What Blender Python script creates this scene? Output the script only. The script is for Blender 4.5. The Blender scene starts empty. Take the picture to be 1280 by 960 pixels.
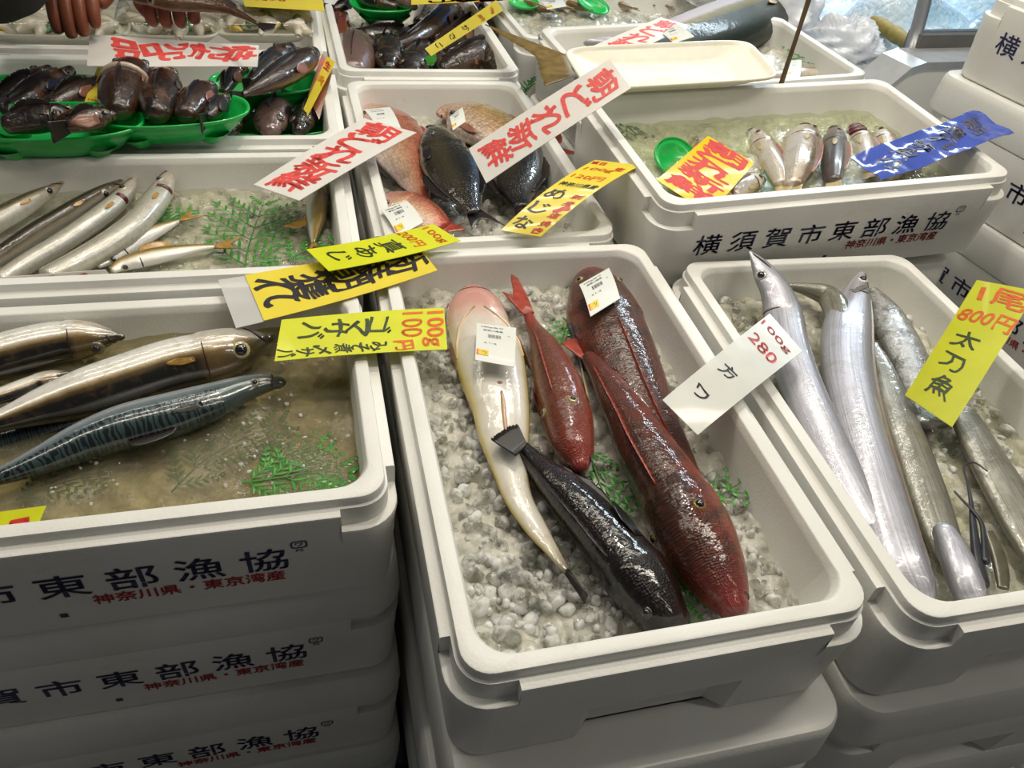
import bpy, math, random
import numpy as np
from mathutils import Vector, Matrix, Euler

C = bpy.context.scene.collection
scene = bpy.context.scene
rnd = random.Random(7)
PI = math.pi

# ---------------------------------------------------------------- camera
FPX = 960.0
RC = np.array([[0.9687223276631439, -0.2282218906580477, 0.09742597452099962],
               [-0.08196470515040849, -0.6648602153734258, -0.7424571914415055],
               [0.23421963836644222, 0.7112493674078508, -0.66277107538382]])
CP = np.array([-0.08538326149638435, -0.25450592875658506, 0.4929653591461952])
cam = bpy.data.cameras.new('camera')
cam.sensor_width = 36.0
cam.lens = FPX / 1280.0 * 36.0
cam.clip_start = 0.02
camo = bpy.data.objects.new('camera', cam)
C.objects.link(camo)
M = Matrix(((RC[0][0], -RC[1][0], -RC[2][0], CP[0]),
            (RC[0][1], -RC[1][1], -RC[2][1], CP[1]),
            (RC[0][2], -RC[1][2], -RC[2][2], CP[2]),
            (0, 0, 0, 1)))
camo.matrix_world = M
scene.camera = camo

# ---------------------------------------------------------------- light and exposure
scene.view_settings.view_transform = 'Standard'
scene.view_settings.look = 'None'
scene.view_settings.gamma = 1.0
scene.view_settings.use_curve_mapping = False
scene.view_settings.exposure = -0.17
world = bpy.data.worlds.new('market_hall')
scene.world = world
world.use_nodes = True
world.node_tree.nodes['Background'].inputs[0].default_value = (0.95, 0.97, 1.0, 1)
world.node_tree.nodes['Background'].inputs[1].default_value = 0.07

def area(name, loc, target, sx, sy, power, col):
    l = bpy.data.lights.new(name, 'AREA')
    l.shape = 'RECTANGLE'; l.size = sx; l.size_y = sy; l.energy = power; l.color = col
    o = bpy.data.objects.new(name, l); C.objects.link(o)
    o.location = loc
    d = Vector(target) - Vector(loc)
    o.rotation_euler = d.to_track_quat('-Z', 'Y').to_euler()
    return o
WARM = (1.0, 0.93, 0.80)
area('tube_and_fill_light', (0.72, 0.30, 1.45), (0.72, 0.30, 0), 1.2, 0.05, 10.0, WARM)
area('tube_and_fill_light', (-0.10, 0.95, 1.6), (-0.10, 0.9, 0), 1.2, 0.05, 5.0, WARM)
area('tube_and_fill_light', (0.9, 1.7, 1.7), (0.9, 1.6, 0), 1.2, 0.07, 7.0, WARM)
area('spot_lamp', (0.25, 0.85, 1.35), (0.15, 0.4, 0), 0.06, 0.06, 5.5, WARM)
area('tube_and_fill_light', (-0.55, 0.45, 1.5), (-0.5, 0.45, 0), 0.05, 1.2, 5.0, WARM)
area('tube_and_fill_light', (0.25, 1.35, 1.5), (0.25, 1.3, 0), 1.2, 0.04, 5.0, WARM)
area('tube_and_fill_light', (-0.75, 1.75, 1.5), (-0.75, 1.7, 0), 1.2, 0.04, 3.5, WARM)  # added light that puts glints on the mackerel water
area('tube_and_fill_light', (1.15, 0.25, 1.5), (1.1, 0.7, 0), 0.9, 0.05, 4.5, WARM)  # extra fill, added to brighten the case panel and right edge stack
area('tube_and_fill_light', (1.3, -0.55, 1.5), (0.3, -0.1, 0), 0.05, 1.2, 4.5, WARM)  # added overhead fill that brightens the front faces of the gurnard box
area('case_lamp', (1.6, 1.9, 1.0), (1.2, 1.4, 0), 0.9, 0.06, 16.0, (0.75, 0.9, 1.0))
FLOOR = -0.68

# ---------------------------------------------------------------- geometry helpers
def at(u, v, z):
    d = RC.T @ np.array([(u - 640) / FPX, (v - 480) / FPX, 1.0])
    k = (z - CP[2]) / d[2]
    return CP + k * d
def at_y(u, v, y):
    d = RC.T @ np.array([(u - 640) / FPX, (v - 480) / FPX, 1.0])
    k = (y - CP[1]) / d[1]
    return CP + k * d
def depth(p):
    return float((RC @ (np.asarray(p) - CP))[2])
def unit(v):
    v = np.asarray(v, float); n = np.linalg.norm(v)
    return v / n if n > 1e-12 else v
def rot_about(v, axis, ang):
    axis = unit(axis); c, s = math.cos(ang), math.sin(ang)
    return v * c + np.cross(axis, v) * s + axis * (axis @ v) * (1 - c)

def tag(o, label, cat, group=None, kind=None):
    if label: o['label'] = label
    if cat: o['category'] = cat
    if group: o['group'] = group
    if kind: o['kind'] = kind
    return o
def thing(name, loc, label, cat, group=None, kind=None):
    o = bpy.data.objects.new(name, None); o.empty_display_size = 0.02
    C.objects.link(o); o.location = tuple(float(x) for x in loc)
    return tag(o, label, cat, group, kind)
def mesh(name, V, F, smooth=True, uv=None):
    me = bpy.data.meshes.new(name)
    me.from_pydata([tuple(float(c) for c in v) for v in V], [], [tuple(f) for f in F])
    if uv is not None:
        lay = me.uv_layers.new(name='UVMap')
        for l in me.loops:
            lay.data[l.index].uv = uv[l.vertex_index]
    if smooth:
        me.polygons.foreach_set('use_smooth', [True] * len(me.polygons))
    me.update()
    return me
def obj(name, me, mat=None, parent=None, loc=None):
    """link a mesh object; with a parent the mesh data is given in world space and moved into the parent's frame"""
    o = bpy.data.objects.new(name, me); C.objects.link(o)
    if mat is not None and len(me.materials) == 0: me.materials.append(mat)
    if parent is not None:
        o.parent = parent
    if loc is not None: o.location = tuple(loc)
    return o
def wobj(name, V, F, mat, parent=None, smooth=True, uv=None):
    """V in world coordinates; parent is an un-rotated top-level thing or None"""
    V = np.asarray(V, float)
    if parent is not None:
        off = np.zeros(3); p = parent
        while p is not None:
            off = off + np.array(p.location); p = p.parent
        return obj(name, mesh(name, V - off, F, smooth, uv), mat, parent)
    c = np.array([(V[:, 0].min() + V[:, 0].max()) / 2, (V[:, 1].min() + V[:, 1].max()) / 2, V[:, 2].min()])
    return obj(name, mesh(name, V - c, F, smooth, uv), mat, None, c)
def grid_faces(n, m, closed=False):
    F = []
    for i in range(n - 1):
        for j in range(m if closed else m - 1):
            a = i * m + j; b = i * m + (j + 1) % m
            F.append((a, b, b + m, a + m))
    return F
def merge(parts):
    V = []; F = []; o = 0
    for v, f in parts:
        v = list(v); V += v; F += [tuple(i + o for i in q) for q in f]; o += len(v)
    return V, F
def box_vf(x0, x1, y0, y1, z0, z1):
    V = [(x, y, z) for z in (z0, z1) for y in (y0, y1) for x in (x0, x1)]
    F = [(0, 2, 3, 1), (4, 5, 7, 6), (0, 1, 5, 4), (2, 6, 7, 3), (0, 4, 6, 2), (1, 3, 7, 5)]
    return V, F
def tube_vf(P, rad, n=10, cap=True):
    P = [np.asarray(p, float) for p in P]; V = []; N = len(P)
    rad = rad if hasattr(rad, '__len__') else [rad] * N
    up = np.array([0, 0, 1.0])
    for i, p in enumerate(P):
        t = unit(P[min(i + 1, N - 1)] - P[max(i - 1, 0)])
        a = np.cross(t, up); a = unit(a) if np.linalg.norm(a) > 1e-4 else np.array([1.0, 0, 0]); b = np.cross(a, t)
        for k in range(n):
            q = 2 * PI * k / n
            V.append(p + rad[i] * (math.cos(q) * a + math.sin(q) * b))
    F = grid_faces(N, n, True)
    if cap:
        F += [tuple(range(n)), tuple(range((N - 1) * n, N * n))[::-1]]
    return V, F
def catmull(P, n):
    P = np.asarray(P, float)
    seg = np.linalg.norm(np.diff(P[:, :3], axis=0), axis=1); T = np.r_[0, np.cumsum(seg)]
    T /= T[-1]; out = []
    for t in np.linspace(0, 1, n):
        i = min(max(np.searchsorted(T, t, side='right') - 1, 0), len(P) - 2)
        u = (t - T[i]) / max(T[i + 1] - T[i], 1e-9)
        h = T[i + 1] - T[i]
        def tan(k):
            a, b = max(k - 1, 0), min(k + 1, len(P) - 1)
            return (P[b] - P[a]) / max(T[b] - T[a], 1e-9)
        m0, m1 = tan(i) * h, tan(i + 1) * h
        out.append((2*u**3 - 3*u*u + 1) * P[i] + (u**3 - 2*u*u + u) * m0 + (-2*u**3 + 3*u*u) * P[i+1] + (u**3 - u*u) * m1)
    return np.array(out)

# ---------------------------------------------------------------- materials
def nmat(name):
    m = bpy.data.materials.new(name); m.use_nodes = True
    nt = m.node_tree; b = nt.nodes['Principled BSDF']
    return m, nt, b
def rgba(c): return (c[0], c[1], c[2], 1.0)
def lin(r, g, b):
    f = lambda c: (c / 255 / 12.92) if c / 255 <= 0.04045 else ((c / 255 + 0.055) / 1.055) ** 2.4
    return (f(r), f(g), f(b))
def set_in(b, **k):
    for n, v in k.items():
        b.inputs[n.replace('_', ' ')].default_value = v
def noise(nt, scale, detail=3, src=None, rough=0.5, dist=0.0):
    n = nt.nodes.new('ShaderNodeTexNoise'); n.inputs['Scale'].default_value = scale
    n.inputs['Detail'].default_value = detail; n.inputs['Roughness'].default_value = rough
    n.inputs['Distortion'].default_value = dist
    if src is None:
        tc = nt.nodes.new('ShaderNodeTexCoord'); src = tc.outputs['Object']
    nt.links.new(src, n.inputs['Vector'])
    return n
def ramp(nt, stops, src=None, interp='LINEAR'):
    r = nt.nodes.new('ShaderNodeValToRGB'); r.color_ramp.interpolation = interp
    e = r.color_ramp.elements
    while len(e) > 1: e.remove(e[0])
    e[0].position = stops[0][0]; e[0].color = stops[0][1] if len(stops[0][1]) == 4 else rgba(stops[0][1])
    for p, c in stops[1:]:
        q = e.new(p); q.color = c if len(c) == 4 else rgba(c)
    if src is not None: nt.links.new(src, r.inputs[0])
    return r
def mixc(nt, fac, a, b, mode='MIX'):
    m = nt.nodes.new('ShaderNodeMix'); m.data_type = 'RGBA'; m.blend_type = mode
    for s, v in ((m.inputs[0], fac), (m.inputs[6], a), (m.inputs[7], b)):
        if hasattr(v, 'links'): nt.links.new(v, s)
        else: s.default_value = v if not isinstance(v, tuple) else (v if len(v) == 4 else rgba(v))
    return m.outputs[2]
def math_n(nt, op, a, b=None, clamp=False):
    m = nt.nodes.new('ShaderNodeMath'); m.operation = op; m.use_clamp = clamp
    for s, v in zip(m.inputs, (a, b)):
        if v is None: continue
        if hasattr(v, 'links'): nt.links.new(v, s)
        else: s.default_value = v
    return m.outputs[0]
def bump(nt, b, height, strength=0.3, dist=0.001):
    n = nt.nodes.new('ShaderNodeBump'); n.inputs['Strength'].default_value = strength
    n.inputs['Distance'].default_value = dist
    nt.links.new(height, n.inputs['Height']); nt.links.new(n.outputs[0], b.inputs['Normal'])
    return n
def plain(name, col, rough=0.5, metal=0.0, var=0.12, scale=40, coat=0.0, bmp=0.0, spec=0.5):
    m, nt, b = nmat(name)
    n = noise(nt, scale)
    c = ramp(nt, [(0.3, tuple(x * (1 - var) for x in col)), (0.7, tuple(min(1, x * (1 + var)) for x in col))], n.outputs[0])
    nt.links.new(c.outputs[0], b.inputs['Base Color'])
    set_in(b, Roughness=rough, Metallic=metal, Coat_Weight=coat, Coat_Roughness=0.08, Specular_IOR_Level=spec)
    if bmp: bump(nt, b, n.outputs[0], bmp, 0.002)
    return m

def foam_material():
    m, nt, b = nmat('white_foam')
    tc = nt.nodes.new('ShaderNodeTexCoord')
    v = nt.nodes.new('ShaderNodeTexVoronoi'); v.inputs['Scale'].default_value = 330
    nt.links.new(tc.outputs['Object'], v.inputs['Vector'])
    n = noise(nt, 9, 5, tc.outputs['Object'])
    base = ramp(nt, [(0.35, (0.74, 0.73, 0.68)), (0.7, (0.83, 0.825, 0.79))], n.outputs[0])
    st = noise(nt, 23, 6, tc.outputs['Object'], 0.65, 0.6)
    sr = ramp(nt, [(0.66, (0, 0, 0)), (0.80, (1, 1, 1))], st.outputs[0])
    col = mixc(nt, math_n(nt, 'MULTIPLY', sr.outputs[0], 0.35), base.outputs[0], (0.50, 0.40, 0.16))
    nt.links.new(col, b.inputs['Base Color'])
    set_in(b, Roughness=0.42, Specular_IOR_Level=0.45)
    bump(nt, b, v.outputs['Distance'], 0.22, 0.0006)
    return m
FOAM = foam_material()
NAVY = plain('navy_print', lin(38, 36, 84), 0.5, var=0.15, scale=300)
REDP = plain('red_print', lin(196, 52, 56), 0.5, var=0.12, scale=300)

# ---------------------------------------------------------------- lettering
_font_cache = {}
def glyphs(s, bold=0.0):
    """outline of a text as (verts 2D, faces), centred on its own box, em size 1"""
    k = (s, 0)
    if k in _font_cache: return _font_cache[k]
    cu = bpy.data.curves.new('lettering_curve', 'FONT'); cu.body = s; cu.size = 1.0
    cu.resolution_u = 3; cu.fill_mode = 'FRONT'
    o = bpy.data.objects.new('lettering_curve', cu); C.objects.link(o)
    dg = bpy.context.evaluated_depsgraph_get(); dg.update()
    me = o.evaluated_get(dg).to_mesh()
    V = np.array([v.co[:2] for v in me.vertices]) if len(me.vertices) else np.zeros((0, 2))
    F = [tuple(p.vertices) for p in me.polygons]
    o.evaluated_get(dg).to_mesh_clear()
    bpy.data.objects.remove(o); bpy.data.curves.remove(cu)
    if len(V):
        c = (V.min(0) + V.max(0)) / 2; size = V.max(0) - V.min(0)
        V = V - c
    else: size = np.zeros(2)
    _font_cache[k] = (V, F, size)
    return _font_cache[k]
def text_flat(s, x, y, w, h, bold=0.015, rot=0.0, shear=0.0, wob=0.0, seed=0):
    """text stretched into a w x h cell centred on x,y (x right, y down); returns 2D verts, faces"""
    V, F, size = glyphs(s, bold)
    if not len(V): return [], []
    sx = w / max(size[0], 1e-6) if w else None; sy = h / max(size[1], 1e-6) if h else None
    if sx is None: sx = sy
    if sy is None: sy = sx
    r = random.Random(seed + len(s)); p1, p2 = r.random() * 6, r.random() * 6
    out = []
    c, sn = math.cos(rot), math.sin(rot)
    for a, b in V:
        X, Y = a * sx, -b * sy
        if wob:
            X += wob * sy * 0.06 * math.sin(Y / (size[1] * sy) * 5 + p1); Y += wob * sy * 0.06 * math.sin(X / (size[0] * sx) * 5 + p2)
        X += shear * Y
        out.append((x + X * c - Y * sn, y + X * sn + Y * c))
    if bold > 0.004:
        # a thicker pen: the outline is printed again, shifted round a small circle
        base, n0 = list(out), len(out); FF = list(F); e = bold * 0.62; kk = 8 if bold > 0.035 else 5
        for q in range(kk):
            t = 2 * PI * q / kk + 0.3
            dx, dy = e * sx * math.cos(t), e * sy * math.sin(t)
            o_ = len(out); out = out + [(a + dx, b + dy) for a, b in base]; FF += [tuple(i + o_ for i in f) for f in F]
        F = FF
    return out, F
# ---------------------------------------------------------------- foam boxes
WALL = 0.023
BH = 0.125
def rr_samples(hx, hy, r, zone=0.050, recess=0.0):
    """perimeter samples of a rounded rectangle: (kind, data, in corner zone, in recess); duplicated where a flag changes"""
    S = []
    def edge(side, half):
        cuts = [-half, -(half - zone + r), -0.07, -0.055, 0.055, 0.07, half - zone + r, half]
        def add(t, z, rc): S.append(('E', side, t, z, rc))
        a, b = cuts[1], cuts[6]
        add(cuts[0], True, False); add(a, True, False); add(a, False, False)
        if recess and side in (0, 2):
            add(-0.066, False, False); add(-0.052, False, True); add(0.052, False, True); add(0.066, False, False)
        add(b, False, False); add(b, True, False); add(cuts[7], True, False)
    lens = [hx - r, hy - r, hx - r, hy - r]
    for side in range(4):
        edge(side, lens[side])
        for k in range(1, 7):
            S.append(('A', side, k / 7 * PI / 2, True, False))
    return S
def rr_point(s, hx, hy, r, off, roff=None):
    """off = inward offset"""
    X, Y = hx - off, hy - off
    rr = max(r - (off if roff is None else roff), 0.012)
    kind, side, t = s[0], s[1], s[2]
    if kind == 'E':
        lim = (X if side in (0, 2) else Y) - rr
        base = (hx if side in (0, 2) else hy) - r
        t = t * lim / base if abs(abs(t) - base) < 1e-9 else max(-lim, min(lim, t))
        return [(t, -Y), (X, t), (-t, Y), (-X, -t)][side]
    cx, cy = [(X - rr, -Y + rr), (X - rr, Y - rr), (-X + rr, Y - rr), (-X + rr, -Y + rr)][side]
    a = -PI / 2 + side * PI / 2 + t
    return (cx + rr * math.cos(a), cy + rr * math.sin(a))
_box_cache = {}
def box_mesh(iw, il, closed=False):
    key = (round(iw, 4), round(il, 4), closed)
    if key in _box_cache: return _box_cache[key]
    hx, hy = iw / 2 + WALL, il / 2 + WALL
    short = iw < il
    r = 0.034
    S = rr_samples(hx, hy, r, recess=0.012 if short else 0.0)
    n = len(S)
    SH = -0.010           # shelf below the lip
    NT = -0.030           # lowered corner strip
    rings = []
    def ring(off, z, zn=None, rec=0.0, roff=None):
        L = []
        for s in S:
            x, y = rr_point(s, hx, hy, r, off, roff)
            if rec and s[4]: y = y + (rec if y < 0 else -rec)
            L.append((x, y, (zn if (zn is not None and s[3]) else z)))
        rings.append(L)
    ring(0.02, -BH); ring(0.012, -BH, rec=0.012); ring(0.0075, -BH + 0.004, rec=0.012)
    ring(0.0045, -0.074, rec=0.012); ring(0.0035, -0.067); ring(0.003, -0.050)
    ring(0.0006, SH - 0.004, NT - 0.003); ring(0.0012, SH - 0.0007, NT - 0.0006); ring(0.0025, SH, NT)
    ring(0.0085, SH, NT); ring(0.0088, SH + 0.0001, SH); ring(0.0095, SH + 0.0001)
    ring(0.0108, SH + 0.001); ring(0.0112, -0.0022); ring(0.0118, -0.0007); ring(0.0132, 0.0)
    ring(0.0222, 0.0, roff=0.006); ring(0.0235, -0.0006, roff=0.006); ring(0.0245, -0.0022, roff=0.006); ring(0.0262, -0.0065, roff=0.006); ring(0.0268, -0.0078, roff=0.006)
    ring(0.0272, -0.010, roff=0.006); ring(0.036, -0.092, roff=0.004); ring(0.041, -0.1005, roff=0.004); ring(0.050, -0.103, roff=0.004)
    # offsets of the inner rings are measured so that the opening stays iw x il at the lip
    V = [p for L in rings for p in L]
    F = grid_faces(len(rings), n, True)
    F.append(tuple(range(n))[::-1]); F.append(tuple(range((len(rings) - 1) * n, len(rings) * n)))
    V = [(x + iw / 2, y + il / 2, z) for x, y, z in V]
    me = mesh('fish_box_tub', V, F)
    me.materials.append(FOAM)
    # keep crisp steps: edge-angle smoothing
    try: me.set_sharp_from_angle(angle=math.radians(38))
    except Exception: pass
    _box_cache[key] = me
    return me
def lid_mesh(iw, il):
    key = ('lid', round(iw, 4), round(il, 4))
    if key in _box_cache: return _box_cache[key]
    hx, hy = iw / 2 + WALL, il / 2 + WALL; r = 0.034
    S = rr_samples(hx, hy, r); n = len(S); rings = []
    for off, z in ((0.0, -0.009), (-0.001, -0.006), (0.0015, 0.034), (0.0030, 0.0425), (0.0055, 0.0462), (0.010, 0.0475), (0.028, 0.0475), (0.031, 0.0460), (0.06, 0.0460)):
        rings.append([(*rr_point(s, hx, hy, r, off), z) for s in S])
    V = [p for L in rings for p in L]; F = grid_faces(len(rings), n, True)
    F.append(tuple(range(n))[::-1]); F.append(tuple(range((len(rings) - 1) * n, len(rings) * n)))
    me = mesh('fish_box_lid', [(x + iw / 2, y + il / 2, z) for x, y, z in V], F); me.materials.append(FOAM)
    try: me.set_sharp_from_angle(angle=math.radians(38))
    except Exception: pass
    _box_cache[key] = me
    return me
def print_meshes(iw):
    """lettering on the long front face, in box coordinates"""
    if ('print', iw) in _box_cache: return _box_cache[('print', iw)]
    def face_y(z): return -WALL + float(np.interp(-z, [0.014, 0.05, 0.067, 0.074, 0.121], [0.0006, 0.003, 0.0035, 0.0045, 0.0075])) - 0.0005
    VN, FN, VR, FR = [], [], [], []
    def put(V, F, tv, tf):
        o = len(V)
        V += [(a, face_y(-b), -b) for a, b in tv]; F += [tuple(i + o for i in f) for f in tf]
    for k, ch in enumerate('横須賀市東部漁協'):
        tv, tf = text_flat(ch, iw * 0.5 - 0.018 + (k - 3.5) * 0.0505, 0.058, 0.037, 0.031, 0.018); put(VN, FN, tv, tf)
    tv, tf = text_flat('神奈川県・東京湾産', iw * 0.5 + 0.098, 0.0835, 0.150, 0.0145, 0.03); put(VR, FR, tv, tf)
    # small round-cornered recycling mark with PS under it, and an ink dash
    cx, cy = iw * 0.5 + 0.188, 0.041
    ring_o = [(cx + 0.0068 * math.copysign(abs(math.cos(a)) ** 0.5, math.cos(a)), cy + 0.0052 * math.copysign(abs(math.sin(a)) ** 0.5, math.sin(a))) for a in np.linspace(0, 2 * PI, 28, endpoint=False)]
    ring_i = [(cx + (x - cx) * 0.8, cy + (y - cy) * 0.76) for x, y in ring_o]
    VM, FM, VD, FD = [], [], [], []
    put(VM, FM, ring_o + ring_i, [(k, (k + 1) % 28, 28 + (k + 1) % 28, 28 + k) for k in range(28)])
    tv, tf = text_flat('ワ', cx, cy, 0.006, 0.005, 0.02); put(VM, FM, tv, tf)
    tv, tf = text_flat('PS', cx, cy + 0.0085, 0.006, 0.0032, 0.02); put(VM, FM, tv, tf)
    put(VD, FD, [(iw * 0.5 - 0.006, 0.098), (iw * 0.5 + 0.0, 0.098), (iw * 0.5 + 0.0, 0.104), (iw * 0.5 - 0.006, 0.104)], [(0, 1, 2, 3)])
    a = mesh('navy_lettering', VN, FN, False); a.materials.append(NAVY)
    b = mesh('red_lettering', VR, FR, False); b.materials.append(REDP)
    c = mesh('recycling_mark', VM, FM, False); c.materials.append(NAVY)
    d = mesh('ink_dash', VD, FD, False); d.materials.append(NAVY)
    _box_cache[('print', iw)] = (a, b, c, d)
    return a, b, c, d
def place_box(label, pos, rv, iw, il, lid=False, text=False, group=None):
    t = thing('fish_box', pos, label, 'box', group)
    ang = np.radians(np.array(rv, float)); th = float(np.linalg.norm(ang))
    if th > 1e-9: t.rotation_euler = Matrix.Rotation(th, 3, Vector(ang / th)).to_euler()
    obj('tub', box_mesh(iw, il), None, t)
    if text:
        for nm, me in zip(('navy_lettering', 'red_lettering', 'recycling_mark', 'ink_dash'), print_meshes(iw)): obj(nm, me, None, t)
    if lid: obj('lid', lid_mesh(iw, il), None, t)
    return t
def box_matrix(pos, rv):
    ang = np.radians(np.array(rv, float)); th = float(np.linalg.norm(ang))
    Rm = np.array(Matrix.Rotation(th, 3, Vector(ang / th))) if th > 1e-9 else np.eye(3)
    return Rm, np.array(pos, float)

# ---------------------------------------------------------------- ice and water
def ice_material(name, a, b_, trans):
    m, nt, b = nmat(name)
    n = noise(nt, 26, 4, None, 0.6); n2 = noise(nt, 160, 3, None, 0.6)
    c = ramp(nt, [(0.32, a), (0.66, b_)], n.outputs[0])
    nt.links.new(c.outputs[0], b.inputs['Base Color'])
    rr = ramp(nt, [(0.35, (0.03,) * 3), (0.7, (0.20,) * 3)], n2.outputs[0])
    nt.links.new(rr.outputs[0], b.inputs['Roughness'])
    set_in(b, IOR=1.31, Specular_IOR_Level=0.7, Transmission_Weight=trans, Coat_Weight=0.35, Coat_Roughness=0.03)
    tc = nt.nodes.new('ShaderNodeTexCoord'); vo = nt.nodes.new('ShaderNodeTexVoronoi'); vo.feature = 'SMOOTH_F1'; vo.inputs['Scale'].default_value = 85; vo.inputs['Smoothness'].default_value = 0.25
    nt.links.new(tc.outputs['Object'], vo.inputs['Vector'])
    q = bump(nt, b, math_n(nt, 'SUBTRACT', math_n(nt, 'MULTIPLY', n2.outputs[0], 0.5), vo.outputs['Distance']), 0.55, 0.006)
    nt.links.new(q.outputs[0], b.inputs['Coat Normal'])
    return m
ICE = ice_material('crushed_ice', (0.42, 0.405, 0.32), (0.72, 0.70, 0.62), 0.15)
ICE_GREY = ice_material('wet_grey_ice', (0.36, 0.345, 0.27), (0.66, 0.64, 0.54), 0.1)
def chunk_material():
    m, nt, b = nmat('clear_ice_chunk')
    n = noise(nt, 60, 3); n2 = noise(nt, 220, 3, None, 0.6)
    c = ramp(nt, [(0.35, (0.86, 0.86, 0.80)), (0.65, (0.98, 0.98, 0.95))], n.outputs[0]); nt.links.new(c.outputs[0], b.inputs['Base Color'])
    t = ramp(nt, [(0.40, (0.92,) * 3), (0.62, (0.40,) * 3)], n.outputs[0]); nt.links.new(t.outputs[0], b.inputs['Transmission Weight'])
    set_in(b, IOR=1.31, Roughness=0.05, Specular_IOR_Level=0.7)
    bump(nt, b, n2.outputs[0], 0.3, 0.002)
    return m
CHUNK = chunk_material()
def facing_fresnel(nt, nrm=None, lo=0.04, hi=0.8):
    lw = nt.nodes.new('ShaderNodeLayerWeight'); lw.inputs[0].default_value = 0.5
    if nrm is not None: nt.links.new(nrm, lw.inputs['Normal'])
    return math_n(nt, 'ADD', math_n(nt, 'MULTIPLY', math_n(nt, 'POWER', lw.outputs['Facing'], 4.0), hi), lo)
def water_material(name, tint, dens):
    m = bpy.data.materials.new(name); m.use_nodes = True; nt = m.node_tree
    nt.nodes.remove(nt.nodes['Principled BSDF']); out = nt.nodes['Material Output']
    tr = nt.nodes.new('ShaderNodeBsdfTransparent'); tr.inputs[0].default_value = rgba(tint)
    di = nt.nodes.new('ShaderNodeBsdfDiffuse'); di.inputs[0].default_value = rgba(tuple(x * 0.75 for x in tint))
    gl = nt.nodes.new('ShaderNodeBsdfGlossy'); gl.inputs['Roughness'].default_value = 0.03
    n = noise(nt, 75, 4, None, 0.65); bp = nt.nodes.new('ShaderNodeBump'); bp.inputs['Strength'].default_value = 0.75; bp.inputs['Distance'].default_value = 0.004
    nt.links.new(n.outputs[0], bp.inputs['Height']); nt.links.new(bp.outputs[0], gl.inputs['Normal'])
    fr = facing_fresnel(nt, bp.outputs[0], 0.04, 0.8)
    m1 = nt.nodes.new('ShaderNodeMixShader'); m1.inputs[0].default_value = dens
    nt.links.new(tr.outputs[0], m1.inputs[1]); nt.links.new(di.outputs[0], m1.inputs[2])
    m2 = nt.nodes.new('ShaderNodeMixShader'); nt.links.new(fr, m2.inputs[0])
    nt.links.new(m1.outputs[0], m2.inputs[1]); nt.links.new(gl.outputs[0], m2.inputs[2])
    nt.links.new(m2.outputs[0], out.inputs[0])
    return m
def ice_bed(name, label, pos, rv, iw, il, z, lump=0.012, amp=1.0, mat=None, res=0.0035, seed=1, slope=(0, 0)):
    Rm, P = box_matrix(pos, rv)
    m_ = 0.0065
    r = np.random.RandomState(seed)
    nx, ny = int(iw / res), int(il / res)
    xs = np.linspace(m_, iw - m_, nx); ys = np.linspace(m_, il - m_, ny)
    X, Y = np.meshgrid(xs, ys, indexing='ij'); H = np.zeros_like(X) - 1
    N = int(iw * il / (lump * lump) * 1.5)
    for k in range(N):
        cx, cy = r.rand() * iw, r.rand() * il; rad = lump * (0.55 + 0.9 * r.rand() ** 2)
        asp = 0.6 + 0.8 * r.rand(); th = r.rand() * PI
        i0, i1 = np.searchsorted(xs, cx - rad * 1.5), np.searchsorted(xs, cx + rad * 1.5)
        j0, j1 = np.searchsorted(ys, cy - rad * 1.5), np.searchsorted(ys, cy + rad * 1.5)
        if i1 <= i0 or j1 <= j0: continue
        dx, dy = X[i0:i1, j0:j1] - cx, Y[i0:i1, j0:j1] - cy
        a, b = dx * math.cos(th) + dy * math.sin(th), (-dx * math.sin(th) + dy * math.cos(th)) * asp
        d = np.sqrt(a * a + b * b) / rad
        hh = np.where(d < 1, rad * 0.75 * (1 - np.clip(d, 0, 1) ** 2.5) + (r.rand() - 0.5) * 0.006 + (r.randn() * a + r.randn() * b) * 0.25, -1)
        H[i0:i1, j0:j1] = np.maximum(H[i0:i1, j0:j1], hh)
    H = np.clip(H, -0.006, 0.018) * amp
    Z = z + H - 0.004 + slope[0] * (X - iw / 2) + slope[1] * (Y - il / 2)
    V = np.stack([X, Y, Z], -1).reshape(-1, 3)
    W = V @ Rm.T + P
    F = grid_faces(nx, ny)
    # skirt so the bed has thickness
    idx = [i * ny for i in range(nx)] + [(nx - 1) * ny + j for j in range(1, ny)] + [i * ny + ny - 1 for i in range(nx - 2, -1, -1)] + [j for j in range(ny - 2, 0, -1)]
    base = len(W); low = np.array([[V[i][0] + (iw / 2 - V[i][0]) * 0.03, V[i][1] + (il / 2 - V[i][1]) * 0.03, -0.095] for i in idx]) @ Rm.T + P
    n = len(idx)
    F += [(idx[(k + 1) % n], idx[k], base + k, base + (k + 1) % n) for k in range(n)]
    F.append(tuple(base + k for k in range(n)))
    o = wobj(name, np.vstack([W, low]), F, mat or ICE)
    tag(o, label, 'ice', None, 'stuff')
    def hgt(x, y):
        i = int(np.clip(np.searchsorted(xs, x), 0, nx - 1)); j = int(np.clip(np.searchsorted(ys, y), 0, ny - 1)); return Z[i, j]
    return hgt
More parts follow.
